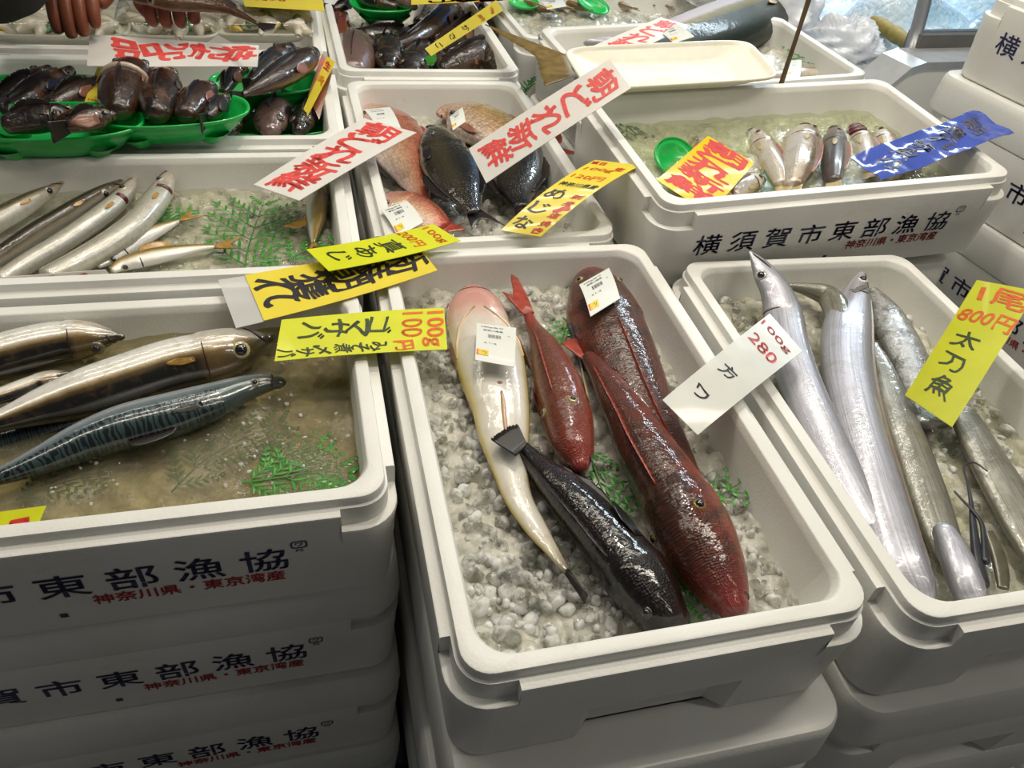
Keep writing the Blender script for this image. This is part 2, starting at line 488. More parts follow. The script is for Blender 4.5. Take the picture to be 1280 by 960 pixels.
def ice_chunks(label, pos, rv, spots, n, smin, smax, zf, seed):
    """loose ice lumps as one mass: irregular many-sided pebbles"""
    Rm, P = box_matrix(pos, rv); r = np.random.RandomState(seed); parts = []
    for k in range(n):
        (x0, x1, y0, y1) = spots[r.randint(len(spots))]
        c = np.array([x0 + r.rand() * (x1 - x0), y0 + r.rand() * (y1 - y0), 0]); s = smin + (smax - smin) * r.rand() ** 1.6
        c[2] = zf(c[0], c[1]) + s * 0.18
        nu, nv = 7, 5; V = []
        ph = r.rand(6) * 6; sc = np.array([0.9, 0.75, 0.6]) * (0.8 + 0.5 * r.rand(3))
        Q = np.array(Euler(tuple(r.rand(3) * 6)).to_matrix())
        V.append((0, 0, 1))
        for j in range(1, nv):
            for i in range(nu):
                a, b = 2 * PI * i / nu, PI * j / nv; V.append((math.sin(b) * math.cos(a), math.sin(b) * math.sin(a), math.cos(b)))
        V.append((0, 0, -1)); V = np.array(V)
        V = V * (1 + 0.24 * r.randn(len(V)))[:, None] * sc * s
        V = V @ Q.T + c
        F = [(0, 1 + i, 1 + (i + 1) % nu) for i in range(nu)]
        for j in range(nv - 2):
            for i in range(nu):
                a = 1 + j * nu + i; b = 1 + j * nu + (i + 1) % nu; F.append((a, a + nu, b + nu, b))
        L = len(V) - 1; F += [(L, L - nu + (i + 1) % nu, L - nu + i) for i in range(nu)]
        parts.append((V @ Rm.T + P, F))
    V, F = merge(parts)
    o = wobj('ice_chunks', V, F, CHUNK)
    sub = o.modifiers.new('round', 'SUBSURF'); sub.levels = 1; sub.render_levels = 1
    tag(o, label, 'ice', None, 'stuff')
def water(label, pos, rv, iw, il, z, mat, seed=3):
    Rm, P = box_matrix(pos, rv); r = np.random.RandomState(seed)
    nx, ny = 70, 70; xs = np.linspace(0.0065, iw - 0.0065, nx); ys = np.linspace(0.0065, il - 0.0065, ny)
    X, Y = np.meshgrid(xs, ys, indexing='ij'); Z = np.full_like(X, z)
    for k in range(14):
        a = r.rand() * 2 * PI; f = 60 + 220 * r.rand(); Z += 0.0011 * 60 / f * np.sin((X * math.cos(a) + Y * math.sin(a)) * f + r.rand() * 6)
    V = np.stack([X, Y, Z], -1).reshape(-1, 3) @ Rm.T + P
    o = wobj('water_surface', V, grid_faces(nx, ny), mat)
    tag(o, label, 'water', None, 'stuff')

# ---------------------------------------------------------------- fish
def fish_mat(name, stops, rough=0.25, metal=0.0, namt=0.10, nscale=60, mottle=None, utint=None, stripes=None, scales=None, coat=0.6, bmp=0.25, gill=None, spec=0.5, streak=None):
    m, nt, b = nmat(name)
    uv = nt.nodes.new('ShaderNodeUVMap'); uv.uv_map = 'UVMap'
    sep = nt.nodes.new('ShaderNodeSeparateXYZ'); nt.links.new(uv.outputs[0], sep.inputs[0])
    u, v = sep.outputs[0], sep.outputs[1]
    n = noise(nt, nscale, 5, None, 0.6)
    dv = math_n(nt, 'MULTIPLY', math_n(nt, 'SUBTRACT', n.outputs[0], 0.5), namt * 2)
    vv = math_n(nt, 'ADD', v, dv)
    col = ramp(nt, stops, vv).outputs[0]
    if mottle:
        col2, sc, lo, hi, amt = mottle
        n2 = noise(nt, sc, 4, None, 0.65, 0.5)
        f = ramp(nt, [(lo, (0, 0, 0)), (hi, (1, 1, 1))], n2.outputs[0])
        col = mixc(nt, math_n(nt, 'MULTIPLY', f.outputs[0], amt), col, col2)
    if stripes:
        scol, fu, fv, vmax, amt = stripes
        mp = nt.nodes.new('ShaderNodeMapping'); mp.inputs['Scale'].default_value = (fu, fv, 1); nt.links.new(uv.outputs[0], mp.inputs[0])
        w = nt.nodes.new('ShaderNodeTexWave'); w.wave_type = 'BANDS'; w.inputs['Scale'].default_value = 1.0
        w.inputs['Distortion'].default_value = 7.0; w.inputs['Detail'].default_value = 1.0; w.inputs['Detail Scale'].default_value = 2.2
        nt.links.new(mp.outputs[0], w.inputs['Vector'])
        f = ramp(nt, [(0.40, (0, 0, 0)), (0.60, (1, 1, 1))], w.outputs[1])
        mk = ramp(nt, [(max(vmax - 0.09, 0), (1, 1, 1)), (vmax, (0, 0, 0))], vv)
        hd = ramp(nt, [(0.17, (0, 0, 0)), (0.23, (1, 1, 1))], u)
        f2 = math_n(nt, 'MULTIPLY', math_n(nt, 'MULTIPLY', f.outputs[0], mk.outputs[0]), hd.outputs[0])
        col = mixc(nt, math_n(nt, 'MULTIPLY', f2, amt), col, scol)
    if streak:
        mp = nt.nodes.new('ShaderNodeMapping'); mp.inputs['Scale'].default_value = (3.0, 26, 1); nt.links.new(uv.outputs[0], mp.inputs[0])
        n4 = noise(nt, 1.0, 4, mp.outputs[0], 0.6); f = ramp(nt, [(0.42, (0, 0, 0)), (0.62, (1, 1, 1))], n4.outputs[0])
        col = mixc(nt, math_n(nt, 'MULTIPLY', f.outputs[0], streak[1]), col, streak[0])
    if utint:
        r = ramp(nt, utint, math_n(nt, 'ADD', u, math_n(nt, 'MULTIPLY', dv, 0.4)))
        col = mixc(nt, r.outputs[1], col, r.outputs[0])
    if gill:
        gu, gcol, gw = gill
        arc = math_n(nt, 'SUBTRACT', math_n(nt, 'SUBTRACT', u, gu), math_n(nt, 'MULTIPLY', math_n(nt, 'POWER', math_n(nt, 'ABSOLUTE', math_n(nt, 'SUBTRACT', v, 0.5)), 2.0), -0.16))
        f = ramp(nt, [(0.0, (1, 1, 1)), (gw, (0, 0, 0))], math_n(nt, 'ABSOLUTE', arc))
        col = mixc(nt, f.outputs[0], col, gcol)
    hts = n.outputs[0]
    if scales:
        fu, fv, samt = scales
        mp = nt.nodes.new('ShaderNodeMapping'); mp.inputs['Scale'].default_value = (fu, fv, 1); nt.links.new(uv.outputs[0], mp.inputs[0])
        vo = nt.nodes.new('ShaderNodeTexVoronoi'); vo.inputs['Scale'].default_value = 1.0; vo.inputs['Randomness'].default_value = 0.55
        nt.links.new(mp.outputs[0], vo.inputs['Vector'])
        dk = ramp(nt, [(0.25, (1, 1, 1)), (0.75, (1 - samt,) * 3)], vo.outputs['Distance'])
        col = mixc(nt, 1.0, col, dk.outputs[0], 'MULTIPLY')
        hts = math_n(nt, 'SUBTRACT', hts, vo.outputs['Distance'])
    nt.links.new(col, b.inputs['Base Color'])
    set_in(b, Roughness=rough, Metallic=metal, Coat_Weight=min(1.0, coat * 1.4), Coat_Roughness=0.05, Coat_IOR=1.6, Specular_IOR_Level=spec)
    nf = noise(nt, 330, 3, None, 0.7); hts = math_n(nt, 'ADD', hts, math_n(nt, 'MULTIPLY', nf.outputs[0], 0.55))
    bump(nt, b, hts, bmp, 0.0022)
    n3 = noise(nt, 110, 2, None, 0.5)
    q = nt.nodes.new('ShaderNodeBump'); q.inputs['Strength'].default_value = min(0.45, bmp * 0.8); q.inputs['Distance'].default_value = 0.0022
    nt.links.new(math_n(nt, 'ADD', n3.outputs[0], math_n(nt, 'MULTIPLY', nf.outputs[0], 0.15)), q.inputs['Height'])
    nt.links.new(q.outputs[0], b.inputs['Coat Normal'])
    return m
EYE_W = {}
def eye_mat(col):
    if col not in EYE_W: EYE_W[col] = plain('fish_iris', col, 0.15, 0.2, 0.2, 200, 0.8)
    return EYE_W[col]
PUPIL = plain('fish_pupil', (0.012, 0.012, 0.018), 0.06, 0, 0.1, 100, 1.0)
def dome_vf(c, nrm, r, flat=0.45, n=14, m=4):
    nrm = unit(nrm); a = unit(np.cross(nrm, [0.3, 0.2, 1.0])); b = np.cross(nrm, a)
    V = [c + nrm * r * flat]
    for j in range(1, m + 1):
        q = j / m * PI / 2 * 1.15
        for i in range(n):
            t = 2 * PI * i / n
            V.append(c + r * math.sin(q) * (math.cos(t) * a + math.sin(t) * b) + nrm * r * flat * math.cos(q))
    F = [(0, 1 + i, 1 + (i + 1) % n) for i in range(n)]
    for j in range(m - 1):
        for i in range(n):
            p, q = 1 + j * n + i, 1 + j * n + (i + 1) % n; F.append((p, p + n, q + n, q))
    F.append(tuple(1 + (m - 1) * n + i for i in range(n)))
    return V, F
class Fish: pass
def fish(label, pts, z, mat, roll=0.0, hr=0.8, group=None, name='fish', cat='fish', n=46, m=22, power=2.0, blunt=0.6, gill=0.0, belly=1.0, wf=1.0, zfun=None, head_round=0.55):
    """pts: (u, v, half width in px [, dz]) from snout to tail root; z: height of the centre line; roll: direction of the back
    about the spine (0 = up, 90 = lying on its side with the back to the left of the swimming direction)"""
    P = []
    for p in pts:
        zz = z + (p[3] if len(p) > 3 else 0.0)
        if zfun: zz += zfun(p[0], p[1])
        q = at(p[0], p[1], zz); P.append((*q, p[2] * depth(q) / FPX * wf))
    S = catmull(P, n); c = S[:, :3]; hw = np.maximum(S[:, 3], 0.0008)
    T = np.array([unit(c[min(i + 1, n - 1)] - c[max(i - 1, 0)]) for i in range(n)])   # points to the tail
    fr = []
    for i in range(n):
        side = unit(np.cross(T[i], [0, 0, 1.0])); up = np.cross(side, T[i])
        D = up * math.cos(roll) + side * math.sin(roll)
        L = np.cross(T[i], D)
        k = abs(math.sin(roll))
        # visible half width applies in the horizontal direction
        d = hw[i] * (k + (1 - k) * hr); l = hw[i] * ((1 - k) + k * hr)
        fr.append([c[i], T[i], D, L, d, l])
    ss = np.linspace(0, 1, n)
    rings = []
    # round snout cap
    h0 = min(fr[0][4], fr[0][5]) * head_round * 2
    for q in (0.12, 0.4, 0.75):
        f = fr[0]; rings.append((f[0] - f[1] * h0 * (1 - q) , f[2], f[3], f[4] * math.sqrt(1 - (1 - q) ** 2) , f[5] * math.sqrt(1 - (1 - q) ** 2), 0.0))
    for i in range(n):
        f = fr[i]; g = 1.0
        if gill and ss[i] < gill: g = 1 + 0.06 * min(1, ss[i] / gill * 1.5)
        rings.append((f[0], f[2], f[3], f[4] * g, f[5] * g, ss[i]))
    hE = min(fr[-1][4], fr[-1][5]) * 0.6
    for q in (0.45, 0.8, 0.96):
        f = fr[-1]; rr_ = math.sqrt(1 - q * q); rings.append((f[0] + f[1] * hE * q, f[2], f[3], f[4] * rr_, f[5] * rr_, 1.0))
    V = [fr[0][0] - fr[0][1] * h0]; UV = [(0, 0.5)]
    e = 2.0 / power
    for (cc, D, L, d, l, s) in rings:
        for j in range(m):
            a = 2 * PI * j / m; ca, sa = math.cos(a), math.sin(a)
            x = math.copysign(abs(ca) ** e, ca) * d * (belly if ca < 0 else 1.0); y = math.copysign(abs(sa) ** e, sa) * l
            V.append(cc + D * x + L * y); UV.append((s, (1 - ca) / 2))
    R_ = len(rings)
    F = [(0, 1 + (j + 1) % m, 1 + j) for j in range(m)]
    for i in range(R_ - 1):
        for j in range(m):
            a = 1 + i * m + j; b = 1 + i * m + (j + 1) % m; F.append((a, b, b + m, a + m))
    V.append(fr[-1][0] + fr[-1][1] * (0.001 + hE)); UV.append((1, 0.5)); L_ = len(V) - 1
    F += [(L_, 1 + (R_ - 1) * m + j, 1 + (R_ - 1) * m + (j + 1) % m) for j in range(m)]
    V = np.array(V)
    base = c.mean(0); base[2] = V[:, 2].min()
    o = Fish(); o.root = thing(name, base, label, cat, group)
    o.body = wobj('body', V, F, mat, o.root, True, UV)
    o.fr, o.n, o.power, o.belly, o.mat = fr, n, power, belly, mat
    def surf(s, a, lift=0.0):
        x = s * (n - 1); i = min(int(x), n - 2); t = x - i
        f, g = fr[i], fr[i + 1]
        cc = f[0] * (1 - t) + g[0] * t; D = unit(f[2] * (1 - t) + g[2] * t); L = unit(f[3] * (1 - t) + g[3] * t)
        d = f[4] * (1 - t) + g[4] * t; l = f[5] * (1 - t) + g[5] * t
        gg = 1 + 0.06 * min(1, s / gill * 1.5) if (gill and s < gill) else 1.0
        d *= gg; l *= gg
        ca, sa = math.cos(a), math.sin(a)
        x = math.copysign(abs(ca) ** e, ca) * d * (belly if ca < 0 else 1.0); y = math.copysign(abs(sa) ** e, sa) * l
        nr = unit(D * (ca / max(d, 1e-5)) + L * (sa / max(l, 1e-5)))
        return cc + D * x + L * y + nr * lift, nr
    o.surf = surf
    return o
def eye(o, s, a, r, iris=(0.55, 0.45, 0.15), pr=0.55, flat=0.4):
    p, nr = o.surf(s, a)
    V, F = dome_vf(p - nr * r * 0.12, nr, r, flat)
    e = wobj('eye', V, F, eye_mat(iris), o.root)
    V, F = dome_vf(p - nr * r * 0.12 + nr * r * flat * 0.55, nr, r * pr, 0.75)
    wobj('pupil', V, F, PUPIL, e)
def face_angle(o, s, want=(0, 0, 1)):
    """section angle whose normal points most towards want"""
    best = max(np.linspace(0, 2 * PI, 72), key=lambda a: float(o.surf(s, a)[1] @ unit(want)))
    return best
TOCAM = None
def cam_angle(o, s):
    p, _ = o.surf(s, 0); return face_angle(o, s, CP - p)
def fin_vf(B, T_, rays=9, thick=0.0009, jag=0.0, seed=0):
    """webbed fin between a root polyline and a tip polyline, pleated by its rays"""
    r = random.Random(seed); k = rays * 2 + 1
    b = catmull(B, k); t = catmull(T_, k); m = 6; V = []
    for i in range(k):
        f = 1 - (jag * r.random() if i % 2 == 0 else jag * 0.2)
        tt = b[i] + (t[i] - b[i]) * f
        for j in range(m): V.append(b[i] + (tt - b[i]) * j / (m - 1))
    V = np.array(V).reshape(k, m, 3)
    nr = np.zeros_like(V)
    for i in range(k):
        for j in range(m):
            a = V[min(i + 1, k - 1), j] - V[max(i - 1, 0), j]; q = V[i, min(j + 1, m - 1)] - V[i, max(j - 1, 0)]
            nr[i, j] = unit(np.cross(a, q))
    off = np.array([(0.0008 if i % 2 else -0.0002) for i in range(k)])[:, None, None]
    taper = np.linspace(1.0, 0.35, m)[None, :, None]
    up = V + nr * (off + thick) * taper; dn = V + nr * (off - thick) * taper
    A = np.concatenate([up.reshape(-1, 3), dn.reshape(-1, 3)]); nn = k * m
    F = grid_faces(k, m); F += [tuple(x + nn for x in f[::-1]) for f in grid_faces(k, m)]
    loop = [i * m for i in range(k)] + [(k - 1) * m + j for j in range(1, m)] + [i * m + m - 1 for i in range(k - 2, -1, -1)] + [j for j in range(m - 2, 0, -1)]
    F += [(loop[q], loop[(q + 1) % len(loop)], loop[(q + 1) % len(loop)] + nn, loop[q] + nn) for q in range(len(loop))]
    return A, F
def px(L, z):
    return [at(p[0], p[1], z + (p[2] if len(p) > 2 else 0)) for p in L]
def fin_px(o, name, B, T_, z, mat, rays=9, jag=0.0, seed=0, label=None):
    V, F = fin_vf(px(B, z), px(T_, z), rays, jag=jag, seed=seed)
    f = wobj(name, V, F, mat, o.root)
    if label: f['label'] = label
    return f
def tail(o, length, spread, fork, mat, axis=None, rays=9, jag=0.05, name='tail_fin', lift=0.0):
    c, T, D, L, d, l = o.fr[-1]
    A = D if axis is None else unit(axis)
    q = np.linspace(-1, 1, 9)
    B = [c + A * x * max(d, l) * 0.9 for x in q]
    Tp = [c + T * length * (1 - fork * (1 - abs(x)) - 0.08 * abs(x) ** 3) + A * x * spread + np.array([0, 0, lift]) for x in q]
    V, F = fin_vf(B, Tp, rays, jag=jag)
    return wobj(name, V, F, mat, o.root)
def edge_fin(o, s0, s1, a, h, mat, name='dorsal_fin', lean=0.35, jag=0.15, rays=12, a2=None):
    B, Tp = [], []
    for k, s in enumerate(np.linspace(s0, s1, 9)):
        p, nr = o.surf(s, a); i = min(int(s * (o.n - 1)), o.n - 1); T = o.fr[i][1]
        B.append(p - nr * 0.001); q = k / 8
        hh = h * (math.sin(PI * (0.12 + 0.82 * q)) ** 0.6)
        Tp.append(p + (nr if a2 is None else unit(nr + a2)) * hh + T * hh * lean)
    V, F = fin_vf(B, Tp, rays, 0.0006, jag)
    return wobj(name, V, F, mat, o.root)
def side_fin(o, s, a, length, width, mat, name='pectoral_fin', dirv=None, rays=6, lift=0.12, spread=1.0):
    p, nr = o.surf(s, a, 0.0006); i = min(int(s * (o.n - 1)), o.n - 1); T = o.fr[i][1]
    dr = unit(T if dirv is None else dirv); dr = unit(dr + nr * lift); w = unit(np.cross(nr, dr))
    q = np.linspace(-1, 1, 7)
    B = [p + w * x * width * 0.22 for x in q]
    Tp = [p + dr * length * (1 - 0.45 * x * x) * (1 - 0.18 * x) + w * x * width * spread * 0.36 for x in q]
    V, F = fin_vf(B, Tp, rays, 0.0003, 0.05)
    return wobj(name, V, F, mat, o.root)
def mouth(o, s, a0, a1, mat, w=0.0011, name='mouth', ds=0.0):
    P = []
    for t in np.linspace(0, 1, 12):
        p, nr = o.surf(max(0, s + ds * t), a0 + (a1 - a0) * t); P.append(p + nr * w * 0.1)
    V, F = tube_vf(P, [w * (0.5 + 0.5 * math.sin(PI * k / 11)) for k in range(12)], 6)
    return wobj(name, V, F, mat, o.root)
# ---------------------------------------------------------------- signs, stickers, greens, trays
def sheet_mat(name, col, rough=0.22, var=0.04, alpha=0.0, coat=0.5):
    m, nt, b = nmat(name)
    n = noise(nt, 30, 3)
    c = ramp(nt, [(0.3, tuple(x * (1 - var) for x in col)), (0.7, tuple(min(1, x * (1 + var)) for x in col))], n.outputs[0])
    nt.links.new(c.outputs[0], b.inputs['Base Color'])
    set_in(b, Roughness=rough, Coat_Weight=coat, Coat_Roughness=0.06)
    if alpha:
        set_in(b, Alpha=1 - alpha)
    bump(nt, b, n.outputs[0], 0.12, 0.004)
    return m
CARD_WHITE = sheet_mat('laminated_white_card', lin(226, 222, 216))
CARD_CLEAR = sheet_mat('translucent_white_card', lin(226, 226, 218), 0.25, 0.03, 0.30)
CARD_YELLOW = sheet_mat('laminated_yellow_card', lin(232, 212, 72))
CARD_ORANGE = sheet_mat('laminated_deep_yellow_card', lin(240, 196, 20))
CARD_LIME = sheet_mat('lime_yellow_paper', lin(208, 212, 24), 0.4, 0.05, 0, 0.1)
CARD_BLUE = sheet_mat('laminated_blue_card', lin(72, 92, 178), 0.14, 0.12)
LABEL = sheet_mat('label_paper', lin(222, 224, 218), 0.4, 0.03, 0, 0.1)
FILM = sheet_mat('clear_film_edge', lin(225, 225, 222), 0.12, 0.03, 0.45)
INK = {'red': plain('red_ink', lin(226, 82, 76), 0.4, var=0.15, scale=200), 'deepred': plain('deep_red_ink', lin(206, 50, 44), 0.4, var=0.1, scale=200),
       'black': plain('black_ink', lin(36, 32, 38), 0.4, var=0.1, scale=200), 'green': plain('dark_green_ink', lin(52, 68, 26), 0.4, var=0.1, scale=200),
       'orange': plain('orange_ink', lin(228, 104, 22), 0.4, var=0.15, scale=200), 'grey': plain('grey_ink', lin(84, 84, 96), 0.35, var=0.2, scale=200),
       'yellow': plain('yellow_ink', lin(238, 200, 30), 0.4, var=0.2, scale=300)}
def sheet(name, label, cat, corners, mat, items, bend=0.0, thick=0.0007, group=None, band=None, nseg=14, margin=0.0, twist=0.0, ripple=0.0, film=None):
    """card with corners TL, TR, BR, BL in its own reading frame (u, v, z);
    items: (ink, text, x, y, w, h[, bold, rot, wob]) in 0..1 card coordinates, w,h as fractions of the card's width"""
    Q = [np.array(at(*c)) if len(c) == 3 else np.array(c[:3]) for c in corners]
    Wd = (np.linalg.norm(Q[1] - Q[0]) + np.linalg.norm(Q[2] - Q[3])) / 2
    Ht = (np.linalg.norm(Q[3] - Q[0]) + np.linalg.norm(Q[2] - Q[1])) / 2
    nrm = unit(np.cross((Q[3] + Q[2] - Q[0] - Q[1]), (Q[1] + Q[2] - Q[0] - Q[3])))
    def S(a, b, lift=0.0):
        p = Q[0] * (1 - a) * (1 - b) + Q[1] * a * (1 - b) + Q[2] * a * b + Q[3] * (1 - a) * b
        w = bend * (4 * b * (1 - b)) + twist * (a - 0.5) * (b - 0.5) + ripple * (math.sin(b * 17 + a * 5) * 0.5 + math.sin(a * 9 - b * 6) + 0.35 * abs(math.sin(b * 31 - a * 17)) + 0.3 * abs(math.sin(b * 23 + a * 21)))
        return p + nrm * (w + lift)
    n, m = nseg, 8
    A = [(i / (m - 1), j / (n - 1)) for j in range(n) for i in range(m)]
    up = [S(a, b, thick / 2) for a, b in A]; dn = [S(a, b, -thick / 2) for a, b in A]
    F0 = grid_faces(n, m); k = len(up)
    loop = list(range(m)) + [j * m + m - 1 for j in range(1, n)] + [(n - 1) * m + i for i in range(m - 2, -1, -1)] + [j * m for j in range(n - 2, 0, -1)]
    F = F0 + [tuple(x + k for x in f[::-1]) for f in F0] + [(loop[q], loop[q] + k, loop[(q + 1) % len(loop)] + k, loop[(q + 1) % len(loop)]) for q in range(len(loop))]
    base = sum(Q) / 4
    t = thing(name, base, label, cat, group)
    try: wobj('card', up + dn, F, mat, t).data.set_sharp_from_angle(angle=math.radians(40))
    except Exception: pass
    by = {}
    for k_, it in enumerate(items):
        ink, s, x, y, w, h = it[:6]; bold = it[6] if len(it) > 6 else 0.02; rot = it[7] if len(it) > 7 else 0; wob = it[8] if len(it) > 8 else 1.0
        if s is None:
            tv = [(x * Wd - w * Wd / 2, y * Ht - h * Wd / 2), (x * Wd + w * Wd / 2, y * Ht - h * Wd / 2), (x * Wd + w * Wd / 2, y * Ht + h * Wd / 2), (x * Wd - w * Wd / 2, y * Ht + h * Wd / 2)]; tf = [(3, 2, 1, 0)]
        else:
            tv, tf = text_flat(s, x * Wd, y * Ht, w * Wd if w else None, h * Wd if h else None, bold, rot, 0, wob, k_)
        V, F = by.setdefault(ink, ([], [])); o = len(V)
        V += [S(a / Wd, b / Ht, thick / 2 + 0.0004) for a, b in tv]; F += [tuple(i + o for i in f) for f in tf]
    names = {'red': 'red_lettering', 'deepred': 'red_lettering', 'black': 'black_lettering', 'green': 'dark_lettering', 'orange': 'orange_lettering', 'grey': 'grey_lettering', 'yellow': 'yellow_patch'}
    for ink, (V, F) in by.items():
        if V: wobj(names[ink], V, F, INK[ink], t, False)
    if film:
        a0, b0, a1, b1 = film
        AA = [(a0 + (a1 - a0) * i / 4, b0 + (b1 - b0) * j / 4) for j in range(5) for i in range(5)]
        V = [S(a, b, -thick) for a, b in AA] + [S(a, b, -thick - 0.0004) for a, b in AA]
        F0 = grid_faces(5, 5); F = F0 + [tuple(x + 25 for x in f[::-1]) for f in F0]
        wobj('clear_film_edge', V, F, FILM, t)
    t['_'] = 0; del t['_']
    return t
def vtext(s, ink, x, y0, y1, w, h, bold=0.05, wob=1.0):
    n = len(s)
    return [(ink, ch, x, y0 + (y1 - y0) * (k / max(n - 1, 1)), w, h, bold, 0.06 * math.sin(k * 2.1 + y0 * 9), wob) for k, ch in enumerate(s)]
def sticker(label, corners, bend=0.002, group='price labels on the fish', seed=1):
    r = random.Random(seed); it = []
    for k in range(16):
        w = 0.006 + 0.012 * r.random(); it.append(('black', None, 0.30 + k * 0.021, 0.36, w * 0.7, 0.14))
    it += [('black', '100g当り', 0.40, 0.10, 0.55, 0.07, 0.01), ('black', '神奈川県産', 0.42, 0.20, 0.5, 0.07, 0.01), ('black', '4.1.-6', 0.36, 0.55, 0.32, 0.05, 0.0),
           ('black', '加工者', 0.82, 0.30, 0.06, 0.05, 0.0), ('yellow', None, 0.20, 0.80, 0.26, 0.20), ('black', 'ツ', 0.24, 0.80, 0.12, 0.10, 0.03), ('orange', None, 0.05, 0.80, 0.05, 0.2)]
    return sheet('price_label', label, 'price label', corners, LABEL, it, bend, 0.0006, group, nseg=10)
FERN = plain('green_fern_leaf', lin(58, 134, 40), 0.4, var=0.25, scale=90, coat=0.2)
FERN_D = plain('dark_green_fern_leaf', lin(44, 100, 34), 0.45, var=0.25, scale=90)
def fern(label, P, z, spread=0.5, nb=9, nl=6, mat=None, up=(0, 0, 1), seed=0, w=0.0011, zt=None, group='green leaf sprigs in the ice'):
    """flat sprig: a stem through the pixel points P with side branches that carry pairs of leaflets"""
    r = random.Random(seed); pts = [at(p[0], p[1], z + (p[2] if len(p) > 2 else 0)) for p in P]
    S = catmull(pts, 30); Ltot = np.linalg.norm(np.diff(S, axis=0), axis=1).sum(); upv = unit(up)
    stem = [tube_vf(S, [w * (1.2 - 0.8 * k / 29) for k in range(30)], 5)]; leaf = []
    def blade(p, d, L, wd):
        s = unit(np.cross(d, upv)) * wd; h = upv * wd * 0.35; q = p + d * L
        V = [p - s * 0.4, p + d * L * 0.45 - s, q, p + d * L * 0.45 + s, p + s * 0.4, p + d * L * 0.45 + h, p + d * L * 0.45 - h]
        leaf.append((V, [(0, 1, 5), (1, 2, 5), (2, 3, 5), (3, 4, 5), (4, 0, 5), (1, 0, 6), (2, 1, 6), (3, 2, 6), (4, 3, 6), (0, 4, 6)]))
    nb = max(4, int(nb * 0.8)); nl = max(3, nl - 1)
    for k in range(nb):
        f = 0.10 + 0.86 * k / (nb - 1); i = int(f * 29); p = S[i]; t = unit(S[min(i + 1, 29)] - S[max(i - 1, 0)])
        for sg in (-1, 1):
            side = unit(np.cross(t, upv)) * sg; ang = 0.78 + 0.12 * r.random()
            d = unit(t * math.cos(ang) + side * math.sin(ang) + upv * 0.08 * (r.random() - 0.4))
            L = Ltot * spread * (math.sin(PI * (0.22 + 0.72 * f)) ** 0.8) * (0.85 + 0.3 * r.random())
            B = [p + d * L * q + t * L * 0.12 * q * q for q in np.linspace(0, 1, 6)]
            stem.append(tube_vf(B, [w * (0.75 - 0.09 * q) for q in range(6)], 4))
            for q in range(nl):
                g = 0.18 + 0.8 * q / max(nl - 1, 1); x = p + d * L * g + t * L * 0.12 * g * g; ll = L * 0.40 * (1.05 - 0.6 * g)
                sd = unit(np.cross(d, upv))
                for s2 in (-1, 1):
                    blade(x, unit(d * 0.75 + sd * s2 * 0.66), ll, w * 1.9)
            blade(B[-1], d, L * 0.2, w * 1.8)
    V, F = merge(stem); VL, FL = merge(leaf)
    c = np.mean(S, axis=0); c[2] = S[:, 2].min()
    t = thing('leaf_sprig', c, label, 'leaf', group)
    wobj('stem', V, F, mat or FERN, t); wobj('leaflets', VL, FL, mat or FERN, t, False)
    return t
TRAYG = plain('green_plastic_tray', lin(24, 178, 78), 0.3, var=0.08, scale=60, coat=0.3)
TRAYW = plain('cream_foam_tray', lin(232, 228, 212), 0.35, var=0.03, scale=60, coat=0.2)
def dish(name, label, c, a, b, h, mat, yaw=0.0, tilt=(0, 0), group=None, sq=2.4, foot=True, cat='tray', rim=0.006, lip=True, parts=True):
    """oval or squarish tray with flared wall, rolled rim, base and little feet; c = centre of the rim"""
    n = 44; Rm = np.array(Euler((math.radians(tilt[0]), math.radians(tilt[1]), math.radians(yaw))).to_matrix())
    prof = [(0.0, -h), (0.62, -h), (0.70, -h + 0.003), (0.90, -h * 0.35), (0.955, -0.004), (0.97, 0.0), (1.0, 0.0008), (1.012, -0.0012), (1.0, -0.0042),
            (0.975, -0.005), (0.925, -h * 0.4), (0.73, -h - 0.001), (0.64, -h - 0.003), (0.0, -h - 0.003)]
    V = []
    e = 2 / sq
    for f, z in prof:
        f = max(f, 0.001)
        for k in range(n):
            t = 2 * PI * k / n; ct, st = math.cos(t), math.sin(t)
            wv = 1 + (0.02 * math.sin(8 * t) if 0.65 < f < 0.95 else 0)
            V.append((a * f * wv * math.copysign(abs(ct) ** e, ct), b * f * wv * math.copysign(abs(st) ** e, st), z))
    F = grid_faces(len(prof), n, True)
    c = np.array(c, float)
    t = thing(name, c - np.array([0, 0, h + 0.003]), label, cat, group)
    wobj('bowl', np.array(V) @ Rm.T + c, F, mat, t)
    if foot:
        for k in range(4):
            q = PI / 4 + k * PI / 2; x, y = a * 0.62 * math.cos(q), b * 0.62 * math.sin(q)
            P = []
            for zz, rr in ((-h * 0.75, 0.020), (-h - 0.004, 0.014), (-h - 0.010, 0.007)):
                P.append([(x * (1.12 if zz > -h else 1.0) + rr * math.cos(s), y * (1.12 if zz > -h else 1.0) + rr * math.sin(s), zz) for s in np.linspace(0, 2 * PI, 12, endpoint=False)])
            Vf = [p for L in P for p in L]; Ff = grid_faces(3, 12, True) + [tuple(range(24, 36))]
            wobj('foot', np.array(Vf) @ Rm.T + c, Ff, mat, t)
    return t
# ================================================================ the setting
conc = plain('wet_concrete_floor', (0.20, 0.20, 0.19), 0.35, var=0.2, scale=6, bmp=0.2)
o = wobj('floor', *box_vf(-4, 4.5, -2.5, 5, FLOOR - 0.05, FLOOR), conc, None, False); o['kind'] = 'structure'

